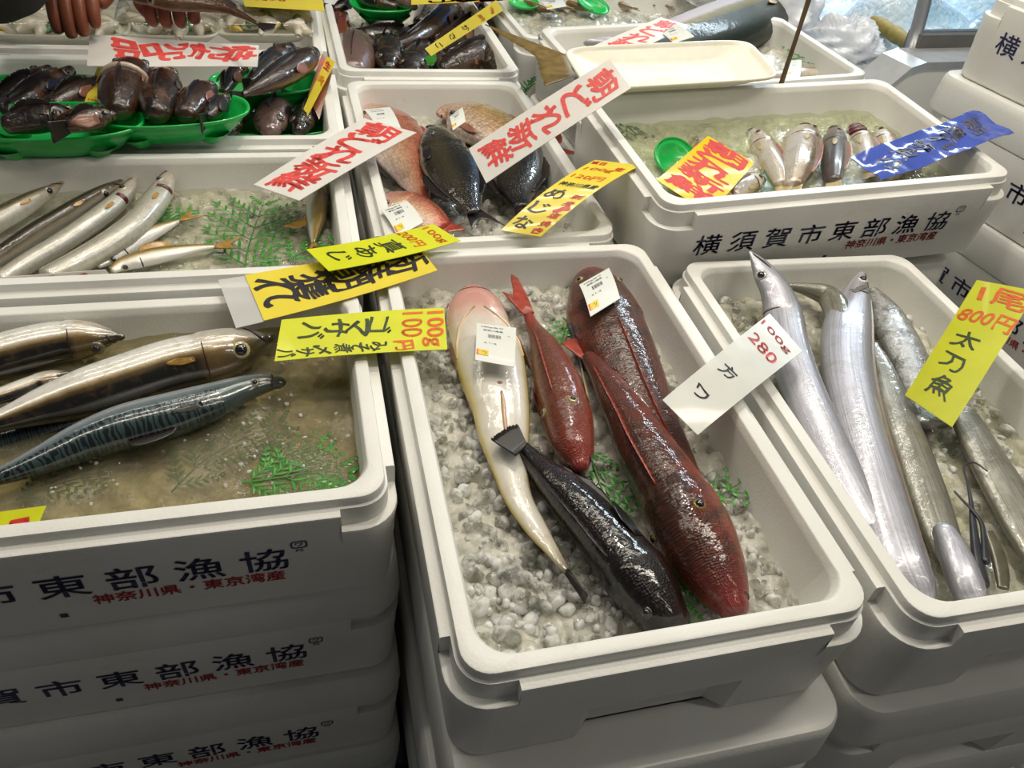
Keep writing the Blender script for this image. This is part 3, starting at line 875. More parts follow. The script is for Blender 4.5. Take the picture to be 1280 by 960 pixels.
# ---------------------------------------------------------------- boxes on show
G = ((0, 0, 0), (0, 0, 0), 0.300, 0.503)
MB_ = ((-0.556, 0.168, 0), (0, 0, 0), 0.500, 0.268)
CB = ((0.362, -0.012, -0.012), (0, 0, -1.0), 0.300, 0.485)
BB = ((-0.557, 0.498, 0), (0, 0, 0), 0.503, 0.270)
DB = ((0.010, 0.552, -0.006), (0, 0, 1.2), 0.272, 0.490)
PB = ((0.340, 0.514, 0.059), (2.8, -1.9, 2.7), 0.500, 0.285)
AB = ((-0.553, 0.832, 0), (0, 0, 0), 0.503, 0.285)
SB = ((-0.008, 1.092, 0), (0, 0, 1.0), 0.290, 0.490)
KB = ((0.391, 0.928, 0.03), (0.47, -2.97, 3.0), 0.500, 0.290)
NB = ((0.36, 1.275, 0.0), (0, 0, 3.0), 0.500, 0.290)
WB = ((-0.56, 1.172, 0), (0, 0, 0), 0.503, 0.300)
GRP = 'white foam fish boxes'
place_box('open white foam fish box of red gurnards in the front row centre', *G)
place_box('open white printed foam fish box of mackerel at front left, topmost of its stack', *MB_, text=True)
place_box('open white foam fish box of silver cutlassfish at front right', *CB)
place_box('open white foam fish box of barracuda behind the mackerel box', *BB)
place_box('open white foam fish box of pink sea bream behind the gurnard box', *DB)
place_box('open white printed foam fish box of pale croakers behind the cutlassfish, tilted towards the viewer', *PB, text=True)
place_box('open white foam fish box holding green trays of dark fish at back left', *AB)
place_box('open white foam fish box crammed with dark rockfish behind the bream box', *SB)
place_box('open white foam fish box with the big yellowtail head at back right', *KB)
place_box('open white foam fish box of small pale fish at the top edge behind the yellowtail', *NB)
place_box('open white foam fish box carrying film wrapped packs at the top left', *WB)
def under(box, tops, dxs, labels, text=False, iw=None, il=None):
    (p, rv, w, l) = box
    for k, (z, (dx, dy), lb) in enumerate(zip(tops, dxs, labels)):
        place_box(lb, (p[0] + dx, p[1] + dy, z), (0, 0, rv[2]), w, l, lid=True, text=text)
HB = BH + 0.0172
PITCH = 0.150
def tops(z0, n): return [z0 - BH - 0.0472 - k * (BH + 0.0474) for k in range(n)]
under(MB_, tops(0, 3), [(0.002, 0.012), (0.002, 0.008), (0.002, 0.008)],
      ['closed white printed foam box directly below the mackerel box', 'closed white printed foam box, third down in the mackerel stack', 'closed white printed foam box at the foot of the mackerel stack'], True)
under(G, tops(0, 3), [(0.004, -0.030), (0.0, -0.022), (0.0, -0.02)],
      ['closed white foam box directly below the gurnard box', 'closed white foam box, third down under the gurnards', 'closed white foam box at the foot of the gurnard stack'])
under(CB, tops(-0.012, 3), [(0.0, -0.012), (0.0, -0.01), (0.0, -0.01)],
      ['closed white foam box directly below the cutlassfish box', 'closed white foam box, third down under the cutlassfish', 'closed white foam box at the foot of the cutlassfish stack'])
for bx, what in ((BB, 'barracuda box'), (DB, 'bream box'), (AB, 'green tray box'), (SB, 'rockfish box'), (WB, 'wrapped pack box'), (NB, 'small pale fish box')):
    under(bx, tops(bx[0][2], 3), [(0, 0)] * 3, ['closed white foam box %s under the %s' % (w, what) for w in ('directly', 'two down', 'at the foot of the stack')])
under(((PB[0][0] + 0.006, PB[0][1] + 0.004, 0), (0, 0, 2.7), 0.5, 0.285), tops(0.056, 3), [(-0.02, 0.012), (-0.024, 0.012), (-0.02, 0.01)],
      ['closed white stained foam box directly below the tilted croaker box', 'closed white foam box, third down under the croakers', 'closed white foam box at the foot of the croaker stack'])
under(((KB[0][0], KB[0][1], 0), (0, 0, 3), 0.5, 0.29), tops(0.03, 3), [(0, 0)] * 3, ['closed white foam box %s under the yellowtail box' % w for w in ('directly', 'two down', 'at the foot of the stack')])
# the tall stack at the right edge, long printed side facing left
ry = -80.7
rp = (0.962, 0.795)
place_box('open white printed foam box topmost in the stack at the right edge', (rp[0], rp[1], 0.235), (0, 0, ry), 0.50, 0.285, text=True)
for k, lb in enumerate(['second closed white foam box from the top of the right edge stack', 'third closed printed foam box from the top of the right edge stack', 'fourth closed printed foam box from the top of the right edge stack', 'lowest closed foam box in the right edge stack']):
    place_box(lb, (rp[0] - 0.012 - 0.004 * (k % 2), rp[1] + 0.01, tops(0.235, 5)[k]), (0, 0, ry), 0.50, 0.285, lid=True, text=True)
pal = plain('grey_plastic_pallet', (0.12, 0.13, 0.15), 0.5, scale=30)
parts = [box_vf(-0.60, 0.90, y, y + 0.09, -0.658, -0.647) for y in np.arange(-0.03, 1.6, 0.115)] + [box_vf(x, x + 0.09, -0.03, 1.64, FLOOR, -0.658) for x in (-0.58, 0.1, 0.78)]
tag(wobj('pallet', *merge(parts), pal, None, False), 'low grey slatted pallet under the foam box stacks', 'pallet')

parts = [box_vf(0.90 + k * 0.075, 0.95 + k * 0.075, 0.22, 0.86, FLOOR + 0.075, FLOOR + 0.092) for k in range(6)] + [box_vf(0.90, 1.325, y, y + 0.07, FLOOR, FLOOR + 0.075) for y in (0.24, 0.50, 0.76)]
tag(wobj('pallet', *merge(parts), pal, None, False), 'grey slatted pallet under the right edge stack', 'pallet')
# ================================================================ ice, water
hG = ice_bed('crushed_ice', 'crushed wet ice filling the gurnard box', *G, -0.053, 0.0125, 0.8, ICE, 0.0026, 4, (-0.02, 0.02))
ice_chunks('loose clear ice lumps around the gurnards', G[0], G[1], [(0.012, 0.14, 0.012, 0.16), (0.012, 0.14, 0.012, 0.12), (0.010, 0.07, 0.05, 0.42), (0.010, 0.07, 0.05, 0.42), (0.20, 0.288, 0.012, 0.16), (0.23, 0.288, 0.1, 0.45), (0.02, 0.28, 0.36, 0.49), (0.06, 0.24, 0.05, 0.4)], 900, 0.003, 0.0115, hG, 5)
hM = ice_bed('crushed_ice', 'ice slush under the water of the mackerel box', *MB_, -0.050, 0.016, 0.7, ICE_GREY, 0.004, 9)
hC = ice_bed('crushed_ice', 'crushed grey ice in the cutlassfish box', *CB, -0.052, 0.015, 0.8, ICE_GREY, 0.003, 12)
hB = ice_bed('crushed_ice', 'fine crushed ice in the barracuda box', *BB, -0.050, 0.010, 0.8, ICE, 0.0035, 15)
hD = ice_bed('crushed_ice', 'crushed ice in the bream box', *DB, -0.060, 0.012, 0.9, ICE, 0.0035, 21)
hP = ice_bed('crushed_ice', 'fine crushed ice in the croaker box', *PB, -0.052, 0.010, 0.8, ICE, 0.004, 25)
hS = ice_bed('crushed_ice', 'crushed ice under the dark rockfish', *SB, -0.062, 0.012, 0.9, ICE_GREY, 0.006, 31)
hK = ice_bed('crushed_ice', 'crushed ice in the yellowtail box', *KB, -0.050, 0.012, 0.9, ICE_GREY, 0.006, 35)
hN = ice_bed('crushed_ice', 'crushed ice under the small pale fish at the top edge', *NB, -0.040, 0.012, 0.9, ICE_GREY, 0.006, 37)
ice_chunks('ice lumps between the breams and black fish', DB[0], DB[1], [(0.01, 0.28, 0.01, 0.20), (0.2, 0.28, 0.1, 0.45)], 260, 0.003, 0.009, hD, 6)
ice_chunks('ice lumps beside the cutlassfish', CB[0], CB[1], [(0.01, 0.08, 0.3, 0.47), (0.16, 0.29, 0.02, 0.3), (0.2, 0.29, 0.1, 0.45)], 260, 0.003, 0.010, hC, 7)
ice_chunks('ice lumps in the barracuda box', BB[0], BB[1], [(0.2, 0.49, 0.06, 0.26)], 160, 0.002, 0.006, hB, 8)
ice_chunks('tiny ice bits floating on the mackerel water', MB_[0], MB_[1], [(0.22, 0.49, 0.01, 0.13), (0.36, 0.49, 0.01, 0.24), (0.02, 0.3, 0.008, 0.07)], 240, 0.0012, 0.0034, lambda x, y: -0.0345, 14)
W1 = water_material('murky_meltwater', (0.72, 0.66, 0.46), 0.16)
W2 = water_material('clear_meltwater', (0.92, 0.92, 0.84), 0.05)
W3 = water_material('greenish_meltwater', (0.88, 0.91, 0.76), 0.08)
water('murky brownish meltwater around the mackerels', *MB_, -0.034, W1, 3)
water('meltwater in the barracuda box', *BB, -0.044, W2, 4)
water('meltwater around the cutlassfish', *CB, -0.047, W2, 5)
water('greenish meltwater in the croaker box', *PB, -0.043, W3, 6)

# ================================================================ fish of the gurnard box
RED_FIN = plain('red_fin', lin(158, 62, 46), 0.3, var=0.3, scale=120, coat=0.6)
DK_FIN = plain('dark_fin', lin(26, 18, 15), 0.35, var=0.3, scale=120, coat=0.3)
PALE_FIN = plain('pale_fin', lin(190, 172, 130), 0.3, var=0.2, scale=120, coat=0.5)
GOLD_FIN = plain('golden_fin', lin(168, 128, 56), 0.3, var=0.25, scale=120, coat=0.5)
BLUE_FIN = plain('slate_blue_fin', lin(74, 84, 112), 0.25, var=0.3, scale=120, coat=0.6)
MOUTHM = plain('mouth_line', lin(52, 28, 26), 0.35, var=0.2, scale=100)
GUM = plain('dark_red_gill', lin(88, 22, 24), 0.2, var=0.3, scale=120, coat=0.8)
gur = fish_mat('gurnard_red_skin', [(0.0, lin(78, 44, 28)), (0.16, lin(104, 46, 24)), (0.36, lin(134, 48, 24)), (0.56, lin(184, 82, 48)), (0.8, lin(222, 190, 160))], 0.3, 0, 0.16, 45,
               (lin(46, 32, 24), 55, 0.44, 0.60, 0.8), [(0.0, (*lin(150, 58, 54), 0.85)), (0.10, (*lin(110, 46, 34), 0.3)), (0.3, (*lin(120, 56, 40), 0.0)), (1.0, (*lin(150, 60, 40), 0.35))], None, (150, 44, 0.45), 0.40, 0.6, None, 0.3)
gur2 = fish_mat('gurnard_bright_red_skin', [(0.0, lin(104, 60, 40)), (0.25, lin(140, 62, 38)), (0.5, lin(172, 80, 54)), (0.75, lin(206, 150, 120))], 0.26, 0, 0.10, 80,
                (lin(92, 60, 50), 60, 0.46, 0.66, 0.6), [(0.0, (*lin(170, 70, 60), 0.8)), (0.2, (*lin(140, 60, 44), 0.3)), (0.8, (*lin(150, 70, 50), 0.1)), (1.0, (*lin(190, 60, 40), 0.7))], None, (130, 40, 0.4), 0.40, 0.55, None, 0.3)
palebelly = fish_mat('pale_belly_skin', [(0.0, lin(150, 110, 90)), (0.34, lin(168, 122, 92)), (0.48, lin(176, 144, 60)), (0.62, lin(208, 186, 84)), (0.72, lin(214, 202, 150)), (0.82, lin(222, 218, 204)), (1.0, lin(224, 220, 210))], 0.22, 0, 0.05, 50,
                     (lin(198, 172, 160), 40, 0.5, 0.75, 0.5), [(0.0, (*lin(204, 132, 124), 1.0)), (0.13, (*lin(206, 146, 132), 0.85)), (0.2, (*lin(216, 180, 160), 0.35)), (0.3, (*lin(220, 210, 200), 0.0)), (0.9, (*lin(190, 170, 100), 0.1)), (1.0, (*lin(90, 80, 60), 0.9))], None, None, 0.7, 0.2)
blackrock = fish_mat('black_rockfish_skin', [(0.0, lin(20, 14, 11)), (0.4, lin(20, 11, 8)), (0.7, lin(42, 23, 16)), (1.0, lin(60, 42, 34))], 0.3, 0, 0.1, 60,
                     (lin(64, 34, 24), 45, 0.5, 0.7, 0.5), None, None, (120, 40, 0.4), 0.5, 0.4, None, 0.25)

f = fish('white bellied gurnard lying belly up with a pink head and yellow flanks', [(592, 364, 14), (594, 378, 27), (598, 405, 34), (609, 440, 40), (618, 477, 38), (626, 512, 33), (630, 546, 29), (638, 590, 20), (649, 625, 16), (670, 660, 13), (691, 690, 8), (708, 714, 5)], -0.033, palebelly, math.radians(180), 0.62, 'gurnards', 'gurnard', gill=0.17, head_round=0.4, wf=1.12)
tail(f, 0.032, 0.007, 0.1, DK_FIN, None, 5)
for a, dx in ((2.1, -1), (4.2, 1)): mouth(f, 0.03, PI - 1.0, PI + 1.0, MOUTHM, 0.0006) if dx > 0 else None
ca = cam_angle(f, 0.2)
for a in (1.35, 2 * PI - 1.35):
    p, nr = f.surf(0.07, a); V, F = dome_vf(p, nr, 0.0055, 0.6); wobj('nostril_bump', V, F, plain('pink_bump', lin(196, 110, 104), 0.25, coat=0.7), f.root)
    side_fin(f, 0.24, a + (0.2 if a < 3 else -0.2), 0.052, 0.02, plain('brown_pink_fin', lin(150, 104, 84), 0.3, var=0.25, scale=90, coat=0.5), lift=0.02)
p, nr = f.surf(0.46, PI); V, F = dome_vf(p - nr * 0.0008, nr, 0.0032, 0.35); wobj('vent', V, F, plain('vent_brown', lin(150, 100, 84), 0.4), f.root)
Pk = []
for s in np.linspace(0.49, 0.66, 8): q, nr = f.surf(s, PI); Pk.append(q)
V, F = tube_vf(Pk, [0.0012, 0.002, 0.0024, 0.0022, 0.0022, 0.002, 0.0016, 0.001], 8); wobj('anal_fin', V, F, plain('tan_fin', lin(196, 160, 130), 0.3, coat=0.5), f.root)
for sg in (-1, 1):
    Pk = []
    for s, a in ((0.15, 0.15), (0.18, 0.5), (0.22, 0.8), (0.28, 1.05), (0.33, 1.2)): q, nr = f.surf(s, PI + sg * a); Pk.append(q + nr * 0.0002)
    V, F = tube_vf(Pk, [0.0012, 0.0018, 0.002, 0.0016, 0.0008], 6); wobj('gill_cover_edge', V, F, plain('cream_gill_edge', lin(214, 186, 150), 0.3, coat=0.5), f.root)

f = fish('smallest red gurnard pointing its head to the viewer with forked red tail', [(725, 580, 12), (722, 570, 21), (715, 550, 28), (709, 523, 31), (703, 500, 32), (696, 477, 30), (688, 455, 25), (679, 432, 18), (667, 409, 9), (661, 396, 6.5)], -0.026, gur2, math.radians(-35), 0.8, 'gurnards', 'gurnard', gill=0.3, wf=1.1)
fin_px(f, 'tail_fin', [(655, 394), (661, 392), (668, 392)], [(626, 363), (640, 368), (638, 342), (646, 346), (658, 368)], -0.022, RED_FIN, 8, 0.08)
for sg in (0.7, -0.7): eye(f, 0.27, sg, 0.0052, (0.35, 0.30, 0.12))
mouth(f, 0.012, 1.5, 2 * PI - 1.5, MOUTHM, 0.0009)
edge_fin(f, 0.35, 0.85, 0.0, 0.004, RED_FIN)
side_fin(f, 0.33, 1.75, 0.05, 0.022, PALE_FIN, lift=0.05)
side_fin(f, 0.33, 2 * PI - 1.5, 0.045, 0.02, RED_FIN, lift=0.05)

f = fish('long brown red gurnard at the back with a white price label on its head', [(736, 343, 14), (742, 354, 24), (748, 370, 32), (757, 400, 40), (767, 430, 43), (780, 460, 41), (797, 500, 38), (818, 540, 32), (840, 575, 25), (860, 605, 18), (876, 628, 12), (890, 648, 8)], -0.036, gur, 0, 0.75, 'gurnards', 'gurnard', gill=0.26, wf=1.16)
tail(f, 0.03, 0.012, 0.2, RED_FIN, None, 7)
edge_fin(f, 0.34, 0.92, 0.0, 0.004, RED_FIN, rays=20)
side_fin(f, 0.27, 1.62, 0.085, 0.026, BLUE_FIN, lift=-0.02)
side_fin(f, 0.27, 2 * PI - 1.62, 0.085, 0.026, BLUE_FIN, lift=-0.02)
for sg in (0.8, -0.8): eye(f, 0.1, sg, 0.0055, (0.35, 0.30, 0.10))
mouth(f, 0.012, 1.5, 2 * PI - 1.5, MOUTHM, 0.0009)

f = fish('largest red gurnard with its wide head and yellow ringed eye near the front edge', [(916, 758, 20), (909, 746, 29), (900, 730, 35), (888, 706, 41), (870, 672, 46), (850, 635, 45), (830, 600, 41), (809, 565, 36), (790, 530, 29), (770, 497, 22), (750, 465, 14), (736, 447, 9)], -0.024, gur, math.radians(-50), 0.78, 'gurnards', 'gurnard', gill=0.34, head_round=0.45, wf=1.2)
fin_px(f, 'tail_fin', [(728, 450), (736, 446), (743, 442)], [(700, 428), (711, 424), (722, 423), (733, 428)], -0.03, RED_FIN, 8, 0.05)
edge_fin(f, 0.36, 0.92, 0.10, 0.005, RED_FIN, rays=20, lean=0.6)
fin_px(f, 'pectoral_fin', [(893, 648), (880, 628), (862, 604)], [(905, 644), (898, 622), (868, 590)], -0.016, plain('orange_red_fin', lin(176, 80, 56), 0.22, var=0.3, scale=90, coat=0.7), 8, 0.02)

eye(f, 0.245, 0.86, 0.0056, (0.34, 0.25, 0.03), 0.72, 0.3)
eye(f, 0.245, -0.86, 0.0056, (0.34, 0.25, 0.03), 0.72, 0.3)
mouth(f, 0.010, 1.5, 2 * PI - 1.5, MOUTHM, 0.0012)

f = fish('glossy black brown rockfish lying across the pale gurnard, tail fanned', [(848, 800, 20, -0.016), (838, 782, 30, -0.010), (824, 762, 36, -0.003), (800, 726, 42), (772, 690, 41), (745, 658, 36), (718, 629, 32), (693, 603, 25), (674, 583, 17), (660, 569, 13), (652, 561, 12)], -0.028, blackrock, math.radians(-55), 0.72, 'gurnards', 'rockfish', gill=0.3, wf=1.17)
f.root['group'] = 'fish'; del f.root['group']
fin_px(f, 'tail_fin', [(645, 570), (651, 564), (659, 556)], [(611, 548), (622, 541), (634, 533), (647, 529)], -0.010, DK_FIN, 10, 0.12)
edge_fin(f, 0.33, 0.85, 0.15, 0.009, DK_FIN, rays=16, jag=0.4)
edge_fin(f, 0.55, 0.85, PI - 0.6, 0.010, DK_FIN, 'anal_fin', rays=10, jag=0.3)
side_fin(f, 0.36, cam_angle(f, 0.36) + 1.15, 0.04, 0.022, DK_FIN, lift=0.02)
eye(f, 0.13, cam_angle(f, 0.13) - 0.3, 0.0050, (0.04, 0.028, 0.02), 0.7, 0.3)
mouth(f, 0.012, 1.5, 2 * PI - 1.5, MOUTHM, 0.0012)

sticker('price label stuck on the pale belly up gurnard', [(596, 404, 0.004), (645, 410, 0.003), (643, 459, 0.004), (594, 450, 0.004)], 0.002, seed=1)
sticker('price label stuck on the long brown red gurnard', [(724, 356, 0.0), (761, 335, 0.0), (775, 373, 0.004), (738, 396, 0.004)], 0.003, seed=2)

fern('small green sprig behind the smallest gurnard tail', [(700, 432), (706, 412), (710, 400)], -0.042, 0.5, 5, 4, seed=1)
fern('green sprig tips between the gurnards and the black rockfish', [(735, 560), (745, 590), (758, 625), (772, 645)], -0.046, 0.42, 7, 5, seed=2)
fern('green sprig fanning out right of the largest gurnard head', [(868, 640), (890, 625), (912, 612), (930, 600)], -0.044, 0.38, 6, 4, seed=3)
fern('green sprig under the largest gurnard chin near the front edge', [(842, 705), (848, 735), (853, 760), (856, 776)], -0.044, 0.42, 6, 5, seed=4)
fern('green leaf bits right of the long gurnard head', [(800, 392), (806, 386), (812, 380)], -0.045, 0.5, 4, 3, seed=5)

# ================================================================ mackerel box
mack = fish_mat('striped_mackerel_skin', [(0.0, lin(44, 62, 62)), (0.32, lin(66, 86, 88)), (0.44, lin(110, 122, 128)), (0.60, lin(160, 166, 172)), (1.0, lin(214, 214, 206))], 0.24, 0.12, 0.05, 60,
                None, [(0.0, (*lin(60, 58, 40), 0.7)), (0.15, (*lin(86, 92, 84), 0.3)), (0.3, (*lin(0, 0, 0), 0.0)), (0.9, (0, 0, 0, 0.0)), (1.0, (*lin(150, 140, 90), 0.6))], (lin(12, 16, 18), 17, 2.0, 0.40, 0.92), None, 0.6, 0.16)
mack2 = fish_mat('silver_bellied_mackerel_skin', [(0.0, lin(16, 16, 14)), (0.36, lin(26, 24, 18)), (0.46, lin(92, 74, 42)), (0.53, lin(170, 148, 108)), (0.60, lin(222, 216, 204)), (0.85, lin(236, 234, 226))], 0.24, 0.12, 0.05, 60,
                 (lin(120, 92, 50), 90, 0.5, 0.72, 0.35), [(0.0, (*lin(40, 36, 22), 0.9)), (0.10, (*lin(90, 76, 44), 0.55)), (0.24, (*lin(150, 120, 70), 0.35)), (0.3, (0, 0, 0, 0.0)), (1.0, (0, 0, 0, 0.0))], None, None, 0.8, 0.12)
f = fish('wavy striped blue green mackerel, nearest of the box to the front rim', [(345, 478, 9), (332, 479, 13), (305, 486, 18), (262, 503, 26), (210, 520, 31), (155, 535, 32), (105, 552, 27), (55, 574, 20), (10, 592, 13), (-30, 606, 8), (-60, 618, 6)], -0.022, mack, math.radians(-78), 0.8, 'mackerels', 'mackerel', wf=1.1, head_round=0.8)
tail(f, 0.05, 0.035, 0.7, DK_FIN)
ca = cam_angle(f, 0.08); eye(f, 0.075, ca + 0.45, 0.0048, (0.25, 0.24, 0.18))
side_fin(f, 0.27, ca + 0.25, 0.028, 0.010, DK_FIN, lift=0.03); edge_fin(f, 0.36, 0.5, 0.0, 0.012, DK_FIN, lean=0.9)
mouth(f, 0.012, ca - 0.4, ca + 1.9, MOUTHM, 0.0011)
f = fish('big eyed silver and gold mackerel in the middle of the box', [(333, 423, 7), (322, 427, 14), (298, 436, 24), (262, 446, 28), (215, 456, 29), (165, 472, 29), (110, 490, 28), (60, 506, 22), (10, 523, 14), (-30, 535, 9)], -0.014, mack2, math.radians(-122), 0.72, 'mackerels', 'mackerel', wf=1.2, gill=0.26, head_round=0.9)
tail(f, 0.05, 0.035, 0.7, DK_FIN)
ca = cam_angle(f, 0.11); eye(f, 0.125, ca + 0.0, 0.0092, lin(190, 176, 130), 0.66)
mouth(f, 0.01, ca - 0.3, ca + 1.5, MOUTHM, 0.0013, ds=0.06); mouth(f, 0.245, ca - 0.8, ca + 0.7, MOUTHM, 0.0008, 'gill_slit')
side_fin(f, 0.28, ca + 0.1, 0.026, 0.010, GOLD_FIN, lift=0.03)
f = fish('green gold mackerel head at the back left of the mackerel box', [(148, 421, 5), (138, 421, 10), (115, 423, 19), (75, 428, 25), (30, 438, 27), (-20, 452, 26), (-70, 465, 18)], -0.016, mack2, math.radians(-128), 0.72, 'mackerels', 'mackerel', wf=1.15, gill=0.3, head_round=0.9)
ca = cam_angle(f, 0.16); eye(f, 0.13, ca - 0.65, 0.0075, (0.16, 0.14, 0.08)); mouth(f, 0.01, ca - 1.2, ca + 0.3, MOUTHM, 0.0013, ds=0.05); mouth(f, 0.28, ca - 0.8, ca + 0.7, MOUTHM, 0.0008, 'gill_slit')
f = fish('half hidden pale mackerel head between the two upper mackerels', [(84, 468, 6), (70, 473, 12), (45, 482, 15), (10, 496, 16), (-40, 512, 14)], -0.034, mack2, math.radians(-115), 0.75, 'mackerels', 'mackerel', gill=0.3)
eye(f, 0.15, cam_angle(f, 0.15) - 0.4, 0.006, (0.2, 0.18, 0.1))
f = fish('dark mackerel back sunk at the left edge of the murky water', [(140, 512, 6), (95, 527, 13), (45, 543, 18), (-10, 558, 18), (-50, 570, 12)], -0.040, mack, math.radians(-30), 0.8, 'mackerels', 'mackerel')
eye(f, 0.12, cam_angle(f, 0.12) + 0.4, 0.005, (0.2, 0.2, 0.14))
fern('bright green sprig in the front right corner of the mackerel water', [(300, 604), (345, 598), (400, 590), (445, 592)], -0.0335, 0.36, 9, 6, FERN, seed=11, w=0.0009)
fern('second green sprig beside the mackerel box right wall', [(325, 590), (352, 572), (385, 560), (418, 556)], -0.034, 0.34, 8, 5, FERN, seed=12, w=0.0009)
fern('sunken green sprig below the striped mackerel head', [(215, 615), (250, 580), (300, 550), (360, 528)], -0.040, 0.34, 9, 6, FERN_D, seed=13, w=0.0009)
fern('sunken dark green sprig at the left below the striped mackerel', [(20, 625), (50, 612), (90, 600), (130, 588)], -0.041, 0.4, 7, 5, FERN_D, seed=14, w=0.0009)
# ================================================================ barracuda box
barra = fish_mat('barracuda_silver_skin', [(0.0, lin(64, 52, 36)), (0.26, lin(92, 78, 54)), (0.40, lin(150, 140, 116)), (0.52, lin(196, 190, 172)), (1.0, lin(212, 208, 196))], 0.24, 0.25, 0.05, 90,
                 (lin(150, 138, 110), 140, 0.5, 0.7, 0.4), [(0.0, (*lin(170, 140, 120), 0.6)), (0.16, (*lin(190, 170, 150), 0.25)), (0.28, (0, 0, 0, 0.0)), (1.0, (0, 0, 0, 0.0))], None, (260, 46, 0.2), 0.6, 0.2)
barra2 = fish_mat('barracuda_dark_back_skin', [(0.0, lin(50, 42, 30)), (0.42, lin(74, 62, 42)), (0.55, lin(140, 126, 98)), (0.66, lin(190, 182, 160)), (1.0, lin(206, 200, 188))], 0.24, 0.25, 0.05, 90,
                  None, None, None, (260, 46, 0.25), 0.6, 0.2)
aji = fish_mat('horse_mackerel_skin', [(0.0, lin(112, 92, 44)), (0.3, lin(158, 132, 66)), (0.46, lin(196, 184, 150)), (0.58, lin(212, 208, 198)), (1.0, lin(222, 220, 214))], 0.22, 0.25, 0.05, 90, None, None, None, (120, 24, 0.15), 0.6, 0.15)
def barracuda(label, pts, mat, roll, eyed, g=False, hrr=0.8, z=-0.026):
    f = fish(label, pts, z, mat, math.radians(roll), hrr, 'barracudas', 'barracuda', wf=0.95, head_round=0.9)
    tail(f, 0.04, 0.02, 0.6, GOLD_FIN)
    ca = cam_angle(f, 0.14)
    eye(f, 0.145, ca + eyed, 0.0058, lin(180, 172, 150), 0.68)
    mouth(f, 0.01, ca + eyed - 0.3, ca + eyed + 1.3, MOUTHM, 0.0009, ds=0.07)
    if g:
        for k in range(3): mouth(f, 0.215 + k * 0.008, ca - 0.75, ca + 0.75, GUM, 0.0016, 'gill')
    side_fin(f, 0.3, ca + 0.25, 0.017, 0.007, GOLD_FIN, lift=0.04)
    return f
barracuda('leftmost barracuda with its dark snout at the box back wall', [(77, 229, 3), (60, 240, 9), (40, 251, 13), (10, 268, 16), (-40, 295, 17), (-90, 322, 15)], barra, -128 + 180, 0.1)
barracuda('darkest backed barracuda, second from the left', [(149, 228, 4), (135, 236, 8), (112, 249, 11), (80, 269, 13), (40, 293, 14), (0, 320, 13), (-30, 340, 11)], barra2, 25, -0.4, False, 0.9, -0.022)
barracuda('pale barracuda with dark red gill opening, third from the left', [(166, 227, 7), (160, 238, 11), (142, 257, 15), (115, 278, 16), (75, 305, 16), (35, 329, 16), (0, 351, 14)], barra, 120, 0.9, True)
barracuda('rightmost barracuda with upturned jaw and dark red gill opening', [(212, 217, 7), (207, 229, 13), (194, 251, 19), (170, 280, 20), (135, 306, 20), (95, 329, 19), (60, 346, 17)], barra, 110, 0.9, True, z=-0.024)
f = fish('upper of two small silver horse mackerels beside the barracudas', [(123, 331, 6), (136, 322, 11), (160, 306, 15), (185, 293, 12), (208, 283, 7), (224, 276, 3)], -0.034, aji, math.radians(-70), 0.5, 'small horse mackerels', 'horse_mackerel', gill=0.27)
fin_px(f, 'tail_fin', [(224, 277), (226, 274)], [(266, 267), (240, 271), (238, 268), (240, 260)], -0.03, GOLD_FIN, 6)
eye(f, 0.12, cam_angle(f, 0.12), 0.0045, lin(190, 180, 150), 0.7); edge_fin(f, 0.35, 0.6, 0.0, 0.012, GOLD_FIN); mouth(f, 0.28, cam_angle(f, 0.28) - 0.8, cam_angle(f, 0.28) + 0.8, DK_FIN, 0.0010, 'gill_slit')
f = fish('lower of two small silver horse mackerels, nearest the box front wall', [(141, 337, 6), (155, 330, 10), (185, 322, 13), (215, 316, 11), (243, 311, 7), (268, 308, 3)], -0.034, aji, math.radians(-70), 0.5, 'small horse mackerels', 'horse_mackerel', gill=0.27)
fin_px(f, 'tail_fin', [(268, 310), (269, 306)], [(300, 310), (288, 308), (289, 304), (302, 296)], -0.03, GOLD_FIN, 6)
eye(f, 0.1, cam_angle(f, 0.1), 0.0045, lin(190, 180, 150), 0.7); edge_fin(f, 0.3, 0.6, 0.0, 0.010, GOLD_FIN); mouth(f, 0.28, cam_angle(f, 0.28) - 0.8, cam_angle(f, 0.28) + 0.8, DK_FIN, 0.0010, 'gill_slit')
f = fish('lone plump horse mackerel hanging tail down at the right wall of the barracuda box', [(402, 230, 9), (400, 241, 14), (396, 258, 16), (395, 275, 14), (393, 292, 8), (392, 303, 3)], -0.03, aji, math.radians(-60), 0.6, None, 'horse_mackerel', gill=0.3)
tail(f, 0.018, 0.008, 0.5, GOLD_FIN); eye(f, 0.14, cam_angle(f, 0.14), 0.0045, lin(190, 180, 150), 0.7)
fin_px(f, 'pelvic_fin', [(382, 272), (384, 280)], [(352, 283), (362, 284), (372, 286)], -0.03, GOLD_FIN, 4)
fern('upright branching green sprig in the middle of the barracuda box', [(306, 338), (309, 315), (318, 285), (330, 252)], -0.040, 0.42, 8, 6, FERN, seed=21)
fern('green sprig behind the rightmost barracuda', [(188, 290), (205, 278), (224, 268), (240, 262)], -0.040, 0.4, 7, 5, FERN, seed=22)
fern('green sprig below the lone horse mackerel', [(360, 325), (378, 315), (398, 305), (415, 298)], -0.040, 0.42, 6, 5, FERN, seed=23)
fern('short green sprig at the front wall right of the upright one', [(318, 338), (332, 330), (346, 322)], -0.042, 0.4, 5, 4, FERN, seed=24)

